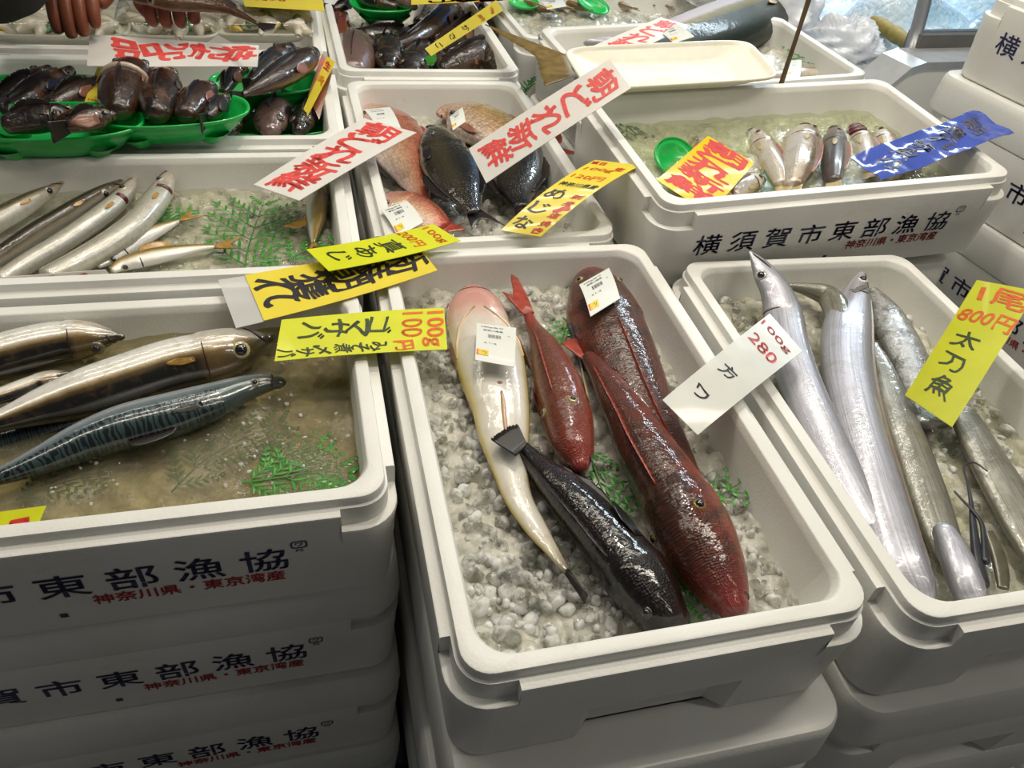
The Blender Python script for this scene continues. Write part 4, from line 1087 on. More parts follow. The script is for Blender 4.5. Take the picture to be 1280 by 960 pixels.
# ================================================================ cutlassfish box
cut = fish_mat('cutlassfish_silver_skin', [(0.0, lin(110, 108, 110)), (0.14, lin(160, 160, 168)), (0.3, lin(190, 190, 200)), (0.5, lin(206, 206, 216)), (0.62, lin(182, 182, 194)), (0.8, lin(196, 196, 206)), (1.0, lin(150, 150, 150))], 0.36, 0.35, 0.05, 60,
               (lin(150, 148, 144), 40, 0.5, 0.72, 0.5), None, None, None, 0.4, 0.2, None, 0.5, (lin(134, 132, 138), 0.6))
cutd = fish_mat('cutlassfish_dull_silver_skin', [(0.0, lin(96, 94, 84)), (0.4, lin(150, 148, 136)), (0.7, lin(170, 168, 156)), (1.0, lin(120, 118, 104))], 0.34, 0.25, 0.1, 60,
                (lin(104, 100, 84), 34, 0.44, 0.68, 0.7), None, None, None, 0.5, 0.4, None, 0.5, (lin(98, 94, 80), 0.7))
def cutlass(label, pts, z, mat, roll, hr=0.5, ey=None, er=0.0075, hw=1.0):
    f = fish(label, pts, z, mat, math.radians(roll), hr, 'cutlassfish', 'cutlassfish', wf=hw, power=2.2, head_round=0.8)
    if ey is not None:
        sg = -1 if roll < 0 else 1; ey = (ey[0], ey[1] * sg); ca = cam_angle(f, ey[0]); eye(f, ey[0], ca + ey[1], er, lin(196, 196, 190), 0.6)
        mouth(f, 0.005, ca + ey[1] - 0.6, ca + ey[1] - 1.1, MOUTHM, 0.0011, ds=0.07)
        mouth(f, ey[0] * 2.6, ca - 0.7, ca + 0.7, plain('gill_shadow', lin(104, 92, 90), 0.3), 0.0013, 'gill_slit')
    return f
f = cutlass('large bright cutlassfish with a small eye in the centre of its box', [(1077, 342, 5), (1072, 356, 12), (1067, 375, 20), (1060, 400, 28), (1057, 435, 31), (1060, 470, 31), (1068, 510, 31), (1080, 555, 31), (1095, 605, 32), (1111, 655, 32), (1126, 700, 32), (1140, 735, 31, -0.006), (1147, 752, 26, -0.012)], -0.022, cut, -75, 0.42, (0.045, 0.1))
edge_fin(f, 0.12, 0.95, 0.0, 0.003, plain('cutlass_dorsal_fin', lin(128, 112, 96), 0.3, var=0.2), rays=30, jag=0.05)
side_fin(f, 0.13, cam_angle(f, 0.13) + 0.2, 0.03, 0.012, plain('grey_fin', lin(120, 116, 116), 0.3), lift=0.06, dirv=at(1090, 377, 0) - at(1062, 392, 0))
f = cutlass('cutlassfish with its pointed jaw raised over the back wall of the box', [(938, 316, 3, 0.036), (946, 326, 9, 0.030), (958, 345, 16, 0.022), (970, 365, 20, 0.012), (978, 390, 24, 0.002), (985, 430, 26), (1003, 485, 27), (1030, 545, 27), (1062, 610, 26), (1090, 660, 24)], -0.026, cut, -70, 0.45, (0.085, 0.25))
f = cutlass('dark cutlassfish head squeezed between the two big cutlassfish', [(984, 357, 4), (1010, 362, 10), (1034, 370, 16), (1048, 392, 20), (1050, 430, 18)], -0.028, cutd, -40, 0.6)
f = cutlass('crumpled bright cutlassfish right of the central one, under the lime price card', [(1092, 362, 6), (1104, 384, 18), (1120, 416, 24), (1137, 452, 25), (1152, 492, 24), (1166, 530, 20)], -0.036, fish_mat('crinkled_silver_skin', [(0.0, lin(120, 118, 110)), (0.5, lin(190, 190, 190)), (1.0, lin(140, 140, 136))], 0.24, 0.45, 0.2, 90, (lin(96, 94, 88), 60, 0.45, 0.62, 0.7), None, None, None, 0.5, 0.9), -80, 0.4)
f = cutlass('grey olive cutlassfish body along the right side of the central one', [(1092, 430, 6), (1106, 462, 14), (1120, 510, 21), (1138, 560, 24), (1158, 615, 25), (1176, 665, 23), (1190, 705, 20)], -0.041, cutd, -80, 0.35)
f = cutlass('shiny cut end of a cutlassfish at the front wall of its box', [(1182, 668, 15), (1191, 688, 19), (1201, 712, 21), (1211, 740, 21, -0.004), (1214, 750, 18, -0.008)], -0.027, cut, -80, 0.7)
f = cutlass('thin black tail whip of a cutlassfish curling over the ice', [(1229, 728, 8), (1222, 698, 7), (1217, 660, 5), (1214, 630, 3), (1210, 605, 1.8), (1205, 584, 1.5), (1218, 578, 1.4), (1234, 589, 1.0)], -0.030, plain('tail_whip_skin', lin(60, 60, 66), 0.3, 0.2, 0.3, 60), -80, 0.7)
f = cutlass('second thin dark tail whip crossing the first one', [(1232, 700, 6), (1230, 672, 4), (1226, 652, 3), (1214, 636, 2.2), (1203, 625, 1.8), (1193, 614, 1.5)], -0.027, bpy.data.materials['tail_whip_skin'], -80, 0.7)
f = cutlass('pale olive cutlassfish body at the right edge of the picture', [(1205, 520, 18), (1232, 570, 24), (1262, 622, 28), (1292, 676, 28), (1310, 710, 24)], -0.038, cutd, -80, 0.35)
f = cutlass('short dull cutlassfish tail stub at the front wall under the whips', [(1236, 665, 6), (1246, 690, 9), (1252, 715, 9), (1254, 735, 7)], -0.038, plain('dark_olive_skin', lin(88, 82, 64), 0.3, 0.2, 0.3, 60, 0.5), -80, 0.4)

# ================================================================ bream box
bream = fish_mat('sea_bream_pink_skin', [(0.0, lin(168, 78, 54)), (0.25, lin(196, 112, 80)), (0.45, lin(212, 150, 116)), (0.62, lin(220, 186, 150)), (0.8, lin(226, 204, 184)), (1.0, lin(226, 210, 200))], 0.25, 0.25, 0.06, 60,
                 None, [(0.0, (*lin(214, 150, 138), 0.8)), (0.2, (*lin(214, 150, 130), 0.5)), (0.33, (0, 0, 0, 0.0)), (0.9, (*lin(200, 90, 60), 0.3)), (1.0, (*lin(190, 70, 50), 0.9))], None, (34, 20, 0.35), 0.6, 0.5)
bream_g = fish_mat('sea_bream_gold_skin', [(0.0, lin(128, 102, 50)), (0.2, lin(190, 160, 84)), (0.45, lin(222, 184, 128)), (0.7, lin(226, 196, 164)), (1.0, lin(228, 214, 200))], 0.25, 0.3, 0.06, 60,
                   None, [(0.0, (*lin(214, 160, 140), 0.8)), (0.25, (*lin(222, 200, 180), 0.5)), (0.36, (0, 0, 0, 0.0)), (0.9, (*lin(200, 110, 70), 0.5)), (1.0, (*lin(200, 110, 70), 0.9))], None, (30, 18, 0.4), 0.6, 0.6)
mej = fish_mat('black_sea_fish_skin', [(0.0, lin(38, 42, 40)), (0.35, lin(34, 34, 28)), (0.6, lin(66, 58, 36)), (0.85, lin(52, 46, 30)), (1.0, lin(30, 28, 24))], 0.2, 0, 0.08, 60, None, [(0.0, (*lin(60, 50, 44), 0.7)), (0.14, (*lin(36, 34, 32), 0.5)), (0.3, (0, 0, 0, 0.0)), (0.85, (*lin(26, 22, 20), 0.4)), (1.0, (*lin(30, 22, 20), 1))], None, (36, 22, 0.3), 0.8, 0.35)
f = fish('pink bream at the left wall of its box with a price label on its head', [(462, 133, 9), (468, 142, 24), (482, 158, 36), (497, 180, 40), (509, 203, 34), (518, 224, 23), (525, 240, 13), (530, 252, 9)], -0.042, bream, math.radians(-85), 0.42, 'pink sea bream', 'sea_bream', gill=0.3)
tail(f, 0.045, 0.022, 0.5, RED_FIN); edge_fin(f, 0.3, 0.85, 0.0, 0.012, RED_FIN); eye(f, 0.16, cam_angle(f, 0.16) - 0.5, 0.007, lin(150, 120, 90), 0.65)
edge_fin(f, 0.55, 0.8, PI, 0.008, DK_FIN, 'anal_fin')
f = fish('golden bream with open mouth at the back of its box', [(549, 143, 7), (560, 142, 19), (580, 147, 33), (604, 158, 40), (625, 172, 34), (642, 184, 22), (655, 192, 12), (664, 197, 9)], -0.040, bream_g, math.radians(-85), 0.45, 'pink sea bream', 'sea_bream', gill=0.3)
tail(f, 0.04, 0.022, 0.5, RED_FIN); edge_fin(f, 0.3, 0.8, 0.0, 0.014, bpy.data.materials['brown_pink_fin']); ca = cam_angle(f, 0.17); eye(f, 0.17, ca - 0.75, 0.007, lin(150, 120, 90), 0.65); mouth(f, 0.0, ca - 0.5, ca + 0.4, MOUTHM, 0.0018)
side_fin(f, 0.34, ca - 0.4, 0.045, 0.018, bpy.data.materials['brown_pink_fin'], lift=0.08)
f = fish('pink bream head in the front left corner of its box under a price label', [(478, 252, 14), (484, 253, 22), (498, 258, 30), (518, 266, 32), (536, 275, 26), (552, 284, 16)], -0.042, bream, math.radians(-85), 0.45, 'pink sea bream', 'sea_bream', gill=0.36)
tail(f, 0.03, 0.02, 0.5, RED_FIN); eye(f, 0.18, cam_angle(f, 0.18) - 0.7, 0.0065, lin(150, 120, 90), 0.65)
f = fish('reddish bream mostly hidden under the big white card', [(640, 150, 9), (650, 156, 17), (665, 166, 24), (680, 176, 20), (691, 184, 11), (698, 188, 8)], -0.045, bream, math.radians(-85), 0.45, 'pink sea bream', 'sea_bream')
tail(f, 0.035, 0.022, 0.5, RED_FIN); edge_fin(f, 0.3, 0.85, 0.0, 0.01, RED_FIN); eye(f, 0.16, cam_angle(f, 0.16), 0.006, lin(150, 120, 90), 0.65)
f = fish('black oval fish in front of the breams, its forked tail towards the viewer', [(541, 159, 9), (546, 167, 18), (553, 185, 29), (562, 207, 35), (572, 229, 29), (581, 246, 19), (588, 258, 11), (592, 264, 8)], -0.018, mej, math.radians(-85), 0.36, 'black fish among the bream', 'black_fish', gill=0.28)
fin_px(f, 'tail_fin', [(583, 266), (592, 265), (600, 262)], [(590, 288), (596, 277), (606, 274), (632, 282)], -0.025, DK_FIN, 8, 0.04)
edge_fin(f, 0.3, 0.85, 0.0, 0.012, DK_FIN, jag=0.3); edge_fin(f, 0.58, 0.85, PI, 0.012, DK_FIN, 'anal_fin'); ca = cam_angle(f, 0.15)
eye(f, 0.15, ca - 0.5, 0.0055, (0.12, 0.12, 0.10)); mouth(f, 0.0, ca - 0.6, ca + 0.6, MOUTHM, 0.0014); side_fin(f, 0.33, ca, 0.04, 0.022, DK_FIN, lift=0.08)
f = fish('second black oval fish half under the big white card', [(652, 160, 11), (652, 172, 23), (648, 195, 32), (645, 216, 32), (644, 235, 24), (648, 250, 14), (652, 258, 11)], -0.034, mej, math.radians(-85), 0.4, 'black fish among the bream', 'black_fish', gill=0.28)
fin_px(f, 'tail_fin', [(643, 259), (652, 259), (661, 254)], [(645, 275), (655, 269), (662, 265), (672, 263)], -0.034, DK_FIN, 8, 0.04)
edge_fin(f, 0.3, 0.85, 0.0, 0.010, DK_FIN); edge_fin(f, 0.5, 0.85, PI, 0.012, DK_FIN, 'anal_fin'); eye(f, 0.15, cam_angle(f, 0.15) - 0.5, 0.0055, (0.12, 0.12, 0.10))
sticker('cream price label on the leftmost bream', [(455, 137, 0.0), (487, 134, -0.004), (501, 160, -0.002), (474, 165, 0.0)], 0.003, seed=3)
sticker('cream price label on the front left bream', [(476, 263, 0.0), (508, 251, -0.004), (529, 278, -0.008), (497, 296, -0.004)], 0.003, seed=4)
sticker('white film highlight on the golden bream cheek, built as a small label', [(562, 146, 0.002), (578, 134, 0.002), (582, 152, 0.004), (566, 163, 0.002)], 0.002, seed=5)  # bright highlight of plastic film, modelled as a white sheet
fern('green sprig standing in the back right corner of the bream box', [(650, 132), (655, 118, 0.02), (660, 106, 0.04), (666, 97, 0.055)], -0.04, 0.3, 9, 6, FERN, seed=31)

# ================================================================ croaker box
def pz(u, v): return 0.0
croak = fish_mat('croaker_pale_skin', [(0.0, lin(122, 104, 84)), (0.22, lin(170, 148, 118)), (0.40, lin(218, 208, 194)), (0.7, lin(220, 214, 204)), (1.0, lin(204, 172, 120))], 0.24, 0.3, 0.06, 60, (lin(170, 140, 100), 60, 0.52, 0.72, 0.4), None, None, (60, 20, 0.15), 0.6, 0.25)
croakd = plain('dark_grey_fish_skin', lin(92, 84, 80), 0.28, 0.1, 0.2, 60, 0.6)
def croaker(label, pts, z=0.030, mat=croak, roll=-60, hr=0.7, ey=None, name='croaker', red=False):
    f = fish(label, pts, z, mat, math.radians(roll), hr, 'pale croakers', name, gill=0.3)
    ca = cam_angle(f, 0.15); eye(f, 0.15, ca + 0.5 * (1 if roll > 0 else -1), 0.0055, lin(170, 160, 140), 0.65); mouth(f, 0.01, ca - 0.6, ca + 0.6, MOUTHM, 0.0012)
    if red:
        for k in range(3): mouth(f, 0.06 + 0.08 * k, ca - 1.1, ca + 0.7, GUM, 0.0045, 'gill')
    tail(f, 0.025, 0.012, 0.2, PALE_FIN); mouth(f, 0.3, ca - 0.9, ca + 0.8, plain('gill_line', lin(96, 76, 62), 0.3), 0.0011, 'gill_slit')
    side_fin(f, 0.34, ca - 0.1, 0.028, 0.010, PALE_FIN, lift=0.03); edge_fin(f, 0.3, 0.85, 0.0, 0.006, bpy.data.materials['brown_pink_fin'], jag=0.3); edge_fin(f, 0.5, 0.8, PI, 0.004, PALE_FIN, 'anal_fin')
    return f
croaker('pale silver croaker, leftmost of the standing row in the tilted box', [(940, 166, 9), (948, 174, 14), (958, 194, 17), (968, 212, 16), (976, 230, 10)])
croaker('plump white bellied croaker, second of the standing row', [(1004, 163, 12), (1002, 174, 22), (998, 196, 26), (994, 216, 23), (991, 232, 14)], 0.034)
croaker('dark grey fish standing between the plump croaker and the red gilled one', [(1042, 164, 9), (1043, 174, 14), (1043, 192, 16), (1042, 210, 15), (1042, 226, 10)], 0.038, croakd)
croaker('croaker with its red gills torn open', [(1066, 161, 8), (1072, 168, 13), (1079, 182, 15), (1084, 200, 13), (1087, 214, 8)], 0.034, red=True)
croaker('pale croaker at the back, just left of the blue card', [(1096, 163, 7), (1101, 170, 13), (1108, 184, 15), (1114, 202, 12), (1118, 214, 8)], 0.034)
croaker('silver croaker low at the front wall right of the yellow card', [(952, 224, 7), (944, 226, 12), (930, 234, 13), (918, 244, 10)], 0.028, roll=60)
croaker('small pinkish fish behind the yellow card', [(872, 172, 5), (864, 178, 9), (856, 188, 9), (850, 196, 6)], 0.022)
croaker('yellowish croaker under the blue card at the right', [(1150, 192, 7), (1140, 200, 12), (1125, 210, 14), (1105, 220, 12)], 0.040, roll=40)
dish('plastic_dish', 'round green plastic dish half hidden behind the yellow card', at(845, 196, 0.034), 0.036, 0.030, 0.006, TRAYG, 20, (38, 0), sq=2.0, foot=False, cat='dish')
lf = plain('dark_green_leaf', lin(34, 92, 58), 0.35, var=0.2, scale=60, coat=0.4)
V, F = fin_vf(px([(955, 212), (965, 215), (975, 218)], 0.030), px([(948, 240), (968, 246), (996, 240)], 0.024), 8, 0.0005, 0.3)
tag(wobj('green_divider_leaf', V, F, lf), 'dark green cut leaf between the croakers at the front wall', 'leaf')
fern('long feathery green sprig in the back left of the croaker box', [(766, 142, 0.02), (785, 158, 0.012), (805, 178), (822, 200)], 0.016, 0.55, 9, 6, FERN_D, seed=41)
# ================================================================ yellowtail box and the boxes at the top edge
yt = fish_mat('yellowtail_skin', [(0.0, lin(26, 36, 26)), (0.44, lin(34, 42, 26)), (0.53, lin(112, 102, 30)), (0.60, lin(140, 132, 100)), (0.66, lin(196, 186, 184)), (1.0, lin(210, 204, 204))], 0.45, 0.0, 0.04, 50, None, None, None, None, 0.15, 0.3, None, 0.3)
f = fish('big dark green yellowtail behind the cream tray, tail out over the rim', [(1012, -16, 7), (994, -6, 18), (964, 10, 32), (920, 31, 42), (870, 48, 40), (820, 62, 32), (770, 73, 21), (738, 80, 13), (720, 84, 10)], 0.040, yt, math.radians(-104), 0.6, None, 'yellowtail', gill=0.3, head_round=0.7)
fin_px(f, 'tail_fin', [(721, 74), (714, 84), (718, 95)], [(601, 28), (640, 52), (668, 70), (672, 82), (680, 108)], 0.062, plain('olive_tail_fin', lin(120, 100, 56), 0.35, var=0.3, scale=60), 14, 0.06)
ca = cam_angle(f, 0.14); eye(f, 0.13, ca + 0.25, 0.008, lin(150, 140, 90), 0.6); mouth(f, 0.01, ca + 0.3, ca + 1.3, MOUTHM, 0.0016, ds=0.05); mouth(f, 0.30, ca - 0.3, ca + 1.1, GUM, 0.0026, 'gill_slit'); side_fin(f, 0.35, ca + 0.5, 0.05, 0.02, PALE_FIN)
f = fish('slim silver fish at the back left of the yellowtail box', [(676, 47, 5), (700, 47, 9), (740, 50, 10), (785, 54, 8)], 0.012, cut, math.radians(-60), 0.6, None, 'slim_fish'); eye(f, 0.1, cam_angle(f, 0.1), 0.006, lin(190, 180, 150)); tail(f, 0.03, 0.015, 0.5, PALE_FIN)
f = fish('pale fish beneath the sliced packs in the front right of the yellowtail box', [(1035, 92, 6), (1015, 92, 9), (990, 93, 9), (965, 95, 6)], 0.012, croak, math.radians(60), 0.6, None, 'pale_fish'); eye(f, 0.12, cam_angle(f, 0.12), 0.005, lin(190, 180, 150)); tail(f, 0.02, 0.012, 0.3, GOLD_FIN)
sticker('white price label with yellow patch left of the bamboo stick', [(944, 68, 0.030), (968, 70, 0.030), (966, 92, 0.026), (938, 84, 0.026)], 0.002, seed=6)
sticker('white price label right of the bamboo stick', [(985, 76, 0.030), (1002, 75, 0.030), (1000, 96, 0.026), (982, 97, 0.026)], 0.002, seed=7)
sticker('white price label with yellow patch on the yellowtail flank', [(822, 39, 0.085), (846, 30, 0.095), (868, 46, 0.095), (842, 54, 0.085)], 0.002, seed=8)
fern('green sprig right of the bamboo stick', [(985, 74, 0.01), (1000, 72, 0.008), (1012, 66)], 0.018, 0.5, 6, 4, FERN, seed=51)
dish('foam_tray', 'empty cream foam tray laid over the croaker box back rim', (0.462, 0.838, 0.108), 0.160, 0.058, 0.018, TRAYW, 4, (9, -2), sq=7, foot=False, rim=0.004)
bp_ = at(974, 112, 0.062)
stk = plain('bamboo_stick', lin(96, 76, 50), 0.6, var=0.45, scale=40)
V, F = tube_vf([bp_ + np.array([0.0, 0, h]) for h in np.linspace(-0.10, 0.34, 12)], [0.0034 + 0.0006 * (k % 3 == 0) for k in range(12)], 10)
tag(wobj('bamboo_stick', V, F, stk), 'thin brown bamboo stick standing upright behind the croaker box', 'stick')
for k, (u, v, L) in enumerate([(668, 6, 24), (690, 2, 26), (715, 4, 25), (770, 2, 26), (792, -2, 26), (815, 0, 25), (838, -3, 26), (862, -6, 26)]):
    f = fish(['pale small fish beside the left green dish at the top edge', 'small fish under the white label at the top edge', 'small fish left of the second green dish at the top edge', 'small brownish fish right of the second green dish at the top edge',
              'fifth small fish from the left in the top edge box', 'sixth small fish from the left in the top edge box', 'second last small fish in the top edge box', 'rightmost small fish in the top edge box'][k],
             [(u - L, v - 8, 4), (u - L * 0.5, v - 3, 7), (u, v + 2, 8), (u + L * 0.5, v + 6, 6), (u + L * 0.8, v + 8, 3)], -0.022, croak if k % 2 else aji, math.radians(60), 0.55, 'small fish at the top edge', 'small_fish', n=24, m=14)
    eye(f, 0.14, cam_angle(f, 0.14), 0.005, lin(180, 170, 140)); tail(f, 0.02, 0.012, 0.4, PALE_FIN)
dish('plastic_dish', 'green plastic dish at the left of the top edge box', at(655, 2, -0.012), 0.035, 0.028, 0.008, TRAYG, 0, (10, 0), sq=2, foot=False, cat='dish')
dish('plastic_dish', 'second green plastic dish in the middle of the top edge box', at(742, 4, -0.008), 0.04, 0.028, 0.008, TRAYG, -20, (20, 15), sq=2, foot=False, cat='dish')
sticker('white price label on the small fish at the top edge', [(676, 2, 0.0), (700, -4, 0.0), (708, 8, 0.0), (684, 12, 0.0)], 0.002, seed=9)

# ================================================================ rockfish box
rk = [fish_mat('rockfish_dark_skin', [(0.0, lin(20, 16, 14)), (0.5, lin(34, 25, 20)), (1.0, lin(62, 46, 36))], 0.26, 0, 0.2, 40, (lin(104, 64, 34), 40, 0.5, 0.68, 0.7), None, None, None, 0.6, 0.8),
      fish_mat('rockfish_brown_skin', [(0.0, lin(44, 28, 18)), (0.5, lin(70, 44, 24)), (1.0, lin(104, 76, 48))], 0.2, 0, 0.2, 40, (lin(30, 22, 20), 40, 0.5, 0.7, 0.7), None, None, None, 0.6, 0.8),
      fish_mat('rockfish_pinkish_skin', [(0.0, lin(106, 84, 78)), (0.5, lin(138, 110, 100)), (1.0, lin(150, 126, 112))], 0.24, 0, 0.2, 40, (lin(80, 62, 50), 40, 0.5, 0.7, 0.7), None, None, None, 0.7, 0.4),
      fish_mat('rockfish_red_skin', [(0.0, lin(120, 44, 28)), (0.5, lin(140, 60, 36)), (1.0, lin(96, 84, 40))], 0.22, 0, 0.2, 40, (lin(60, 50, 30), 40, 0.5, 0.7, 0.7), None, None, None, 0.7, 0.4)]
def rockfish(label, pts, z, m, group='dark rockfish', roll=0, hr=0.85, er=0.007, fin=True):
    f = fish(label, pts, z, rk[m], math.radians(roll), hr, group, 'rockfish', n=30, m=18, gill=0.3, wf=1.22 if group == 'dark rockfish' else 1.0)
    for q in (0.85, -0.85): eye(f, 0.15, q, er, (0.10, 0.08, 0.05))
    mouth(f, 0.0, 1.5, 2 * PI - 1.5, MOUTHM, 0.0014)
    if fin: edge_fin(f, 0.3, 0.9, 0.0, 0.010, DK_FIN, jag=0.45)
    if fin and pts[-1][2] <= 10: tail(f, 0.028, 0.014, 0.1, DK_FIN)
    PF = bpy.data.materials['brown_pink_fin'] if m == 1 else DK_FIN
    side_fin(f, 0.35, 1.2, 0.032, 0.024, PF, lift=0.06); side_fin(f, 0.35, 2 * PI - 1.2, 0.032, 0.024, PF, lift=0.06)
    return f
S_ = [('pinkish grey rockfish in the front left corner of the rockfish box', [(446, 50, 10), (444, 60, 20), (441, 78, 23), (440, 92, 16)], -0.040, 2),
      ('red orange rockfish at the left wall of the rockfish box', [(424, 18, 6), (424, 28, 11), (422, 42, 12), (419, 56, 8)], -0.030, 3),
      ('round dark rockfish head beside the pinkish one', [(486, 84, 8), (486, 74, 14), (488, 60, 15), (490, 50, 8)], -0.034, 0),
      ('dark rockfish third from the left at the front wall', [(514, 94, 10), (517, 84, 17), (522, 72, 16), (527, 60, 9)], -0.040, 0),
      ('curved brown rockfish in the middle of the rockfish box', [(566, 6, 8), (556, 18, 12), (540, 34, 13), (518, 48, 10), (498, 56, 6)], -0.024, 1),
      ('black rockfish under the green dish', [(440, 44, 7), (462, 46, 12), (490, 46, 12), (510, 40, 7)], -0.040, 0),
      ('brown mottled rockfish right of the slanting yellow card', [(556, 86, 9), (570, 80, 16), (594, 72, 21), (612, 62, 12)], -0.040, 1),
      ('dark rockfish at the right wall of the rockfish box', [(624, 88, 8), (618, 78, 14), (612, 64, 14), (606, 52, 8)], -0.034, 0),
      ('brown rockfish behind the slanting yellow card', [(548, 62, 8), (560, 52, 13), (582, 38, 15), (604, 24, 10)], -0.036, 1),
      ('black rockfish at the back right of the rockfish box', [(592, -2, 8), (588, 10, 13), (582, 24, 13), (574, 36, 8)], -0.042, 0),
      ('black rockfish wedged between the curved brown one and the front wall', [(548, 92, 8), (546, 82, 13), (540, 68, 13), (536, 56, 8)], -0.046, 0),
      ('black rockfish behind the round dark head', [(470, 66, 7), (476, 58, 11), (488, 46, 11), (498, 38, 6)], -0.044, 0),
      ('dark brown rockfish in the front left behind the pinkish one', [(458, 50, 6), (462, 40, 10), (468, 30, 10), (474, 22, 6)], -0.046, 1),
      ('black rockfish under the middle of the slanting yellow card', [(590, 56, 7), (584, 48, 12), (572, 40, 12), (560, 30, 7)], -0.050, 0),
      ('dark rockfish in the front right corner of the rockfish box', [(606, 92, 7), (600, 86, 12), (588, 80, 12), (578, 72, 7)], -0.052, 0),
      ('black rockfish right of the brown one behind the yellow card', [(616, 44, 6), (612, 36, 10), (604, 24, 11), (598, 12, 7)], -0.046, 0),
      ('dark rockfish at the back wall right of the green dish', [(544, -8, 8), (540, 4, 12), (534, 16, 12), (524, 28, 7)], -0.050, 0)]
for lb, p_, z_, m_ in S_: rockfish(lb, p_, z_, m_)
f = rockfish('small black fish poking its tail out at the back left of the rockfish box', [(440, 2, 6), (428, 8, 7), (418, 10, 4)], -0.01, 0, None)
dish('oval_tray', 'green oval plastic tray of fish at the back of the rockfish box', at(478, 2, 0.012), 0.066, 0.050, 0.022, TRAYG, 6, (4, 0), foot=True)
rockfish('dark fish lying left in the green tray of the rockfish box', [(446, -6, 6), (460, -1, 10), (478, 4, 10), (494, 8, 5)], 0.010, 0, 'fish in green trays', fin=False)
rockfish('brownish fish lying right in the green tray of the rockfish box', [(474, -12, 6), (490, -6, 10), (506, 2, 10), (518, 9, 5)], 0.012, 2, 'fish in green trays', fin=False)
V, F = fin_vf(px([(530, 70), (537, 68), (545, 67)], -0.02), px([(534, 82), (540, 84), (546, 76)], -0.02), 6, 0.0005, 0.3)
tag(wobj('green_divider_leaf', V, F, FERN), 'small green leaf tip below the slanting yellow card', 'leaf')

# ================================================================ green trays at the back left
T = [('oval green tray of three slim dark fish at the far left', (52, 114, 0.004), 0.112, 0.062, 0), ('oval green tray of flat dark fish resting on the box front rim at the left', (66, 150, 0.036), 0.108, 0.052, 3),
     ('oval green tray of bagged dark fish in the middle on the box front rim', (214, 136, 0.040), 0.100, 0.050, 8), ('oval green tray of two glossy fish at the back right corner of its box', (334, 100, 0.004), 0.088, 0.050, 8),
     ('oval green tray of fish heads sunk at the front right corner of its box', (344, 154, -0.036), 0.092, 0.040, 0)]
for lb, (u, v, z), a, b, yw in T:
    dish('oval_tray', lb, at(u, v, z), a, b, 0.030, TRAYG, yw, (2, 0), 'oval green plastic trays')
gt = 'fish in green trays'
rockfish('slim black fish furthest left in the far left green tray', [(60, 86, 6), (46, 95, 11), (20, 112, 14), (-12, 132, 12)], 0.024, 0, gt)
rockfish('slim black fish in the middle of the far left green tray', [(87, 88, 7), (70, 100, 13), (40, 119, 17), (4, 140, 14)], 0.028, 0, gt)
rockfish('dark fish with a brown flank at the right of the far left green tray', [(120, 102, 9), (108, 110, 15), (88, 121, 18), (66, 132, 14)], 0.024, 1, gt)
rockfish('flat dark fish on the left of the front rim green tray', [(88, 150, 9), (72, 146, 18), (40, 149, 21), (10, 156, 14)], 0.048, 0, gt)
rockfish('flat mottled fish on the right of the front rim green tray', [(138, 144, 8), (126, 146, 14), (108, 150, 16), (86, 158, 10)], 0.052, 1, gt)
f = rockfish('big bagged fish head with a white band in the middle green tray', [(172, 84, 15), (166, 92, 24), (157, 106, 28), (150, 124, 26), (148, 138, 16)], 0.048, 1, gt)
bag = plain('white_band', lin(190, 172, 156), 0.2, var=0.1, coat=0.8)
Pk = [f.surf(0.42, a)[0] for a in np.linspace(-1.7, 1.7, 14)]; V, F = tube_vf(Pk, [0.0025 + 0.0025 * math.sin(PI * k / 13) for k in range(14)], 8); wobj('pale_band', V, F, bag, f.root)
rockfish('black fish in the centre of the middle green tray', [(208, 92, 12), (204, 104, 21), (199, 124, 25), (196, 142, 16)], 0.046, 0, gt)
rockfish('brown red fish at the right of the middle green tray', [(262, 108, 9), (254, 116, 17), (242, 130, 20), (232, 144, 14)], 0.042, 1, gt)
rockfish('small dark fish at the right end of the middle green tray', [(282, 122, 6), (276, 128, 10), (268, 138, 11), (260, 146, 7)], 0.040, 0, gt)
rockfish('long glossy brown fish on top of the back right green tray', [(391, 66, 9), (382, 74, 16), (358, 90, 18), (328, 107, 12), (304, 118, 4)], 0.036, 1, gt)
rockfish('glossy grey fish behind the long brown one in the back right green tray', [(362, 60, 8), (350, 68, 13), (330, 85, 12), (312, 102, 6)], 0.032, 0, gt)
rockfish('small brown fish at the left of the back right green tray', [(304, 86, 7), (294, 92, 10), (285, 104, 10), (280, 114, 5)], 0.024, 1, gt)
rockfish('grey pink fish head with open mouth in the sunken green tray', [(338, 162, 13), (338, 152, 20), (345, 138, 20), (352, 128, 10)], -0.022, 2, gt)
rockfish('small dark fish head at the left of the sunken green tray', [(290, 163, 8), (292, 154, 12), (298, 142, 12), (304, 134, 6)], -0.026, 0, gt)
rockfish('dark green black fish at the right of the sunken green tray', [(374, 162, 9), (378, 152, 15), (386, 138, 14), (392, 128, 7)], -0.026, 0, gt)

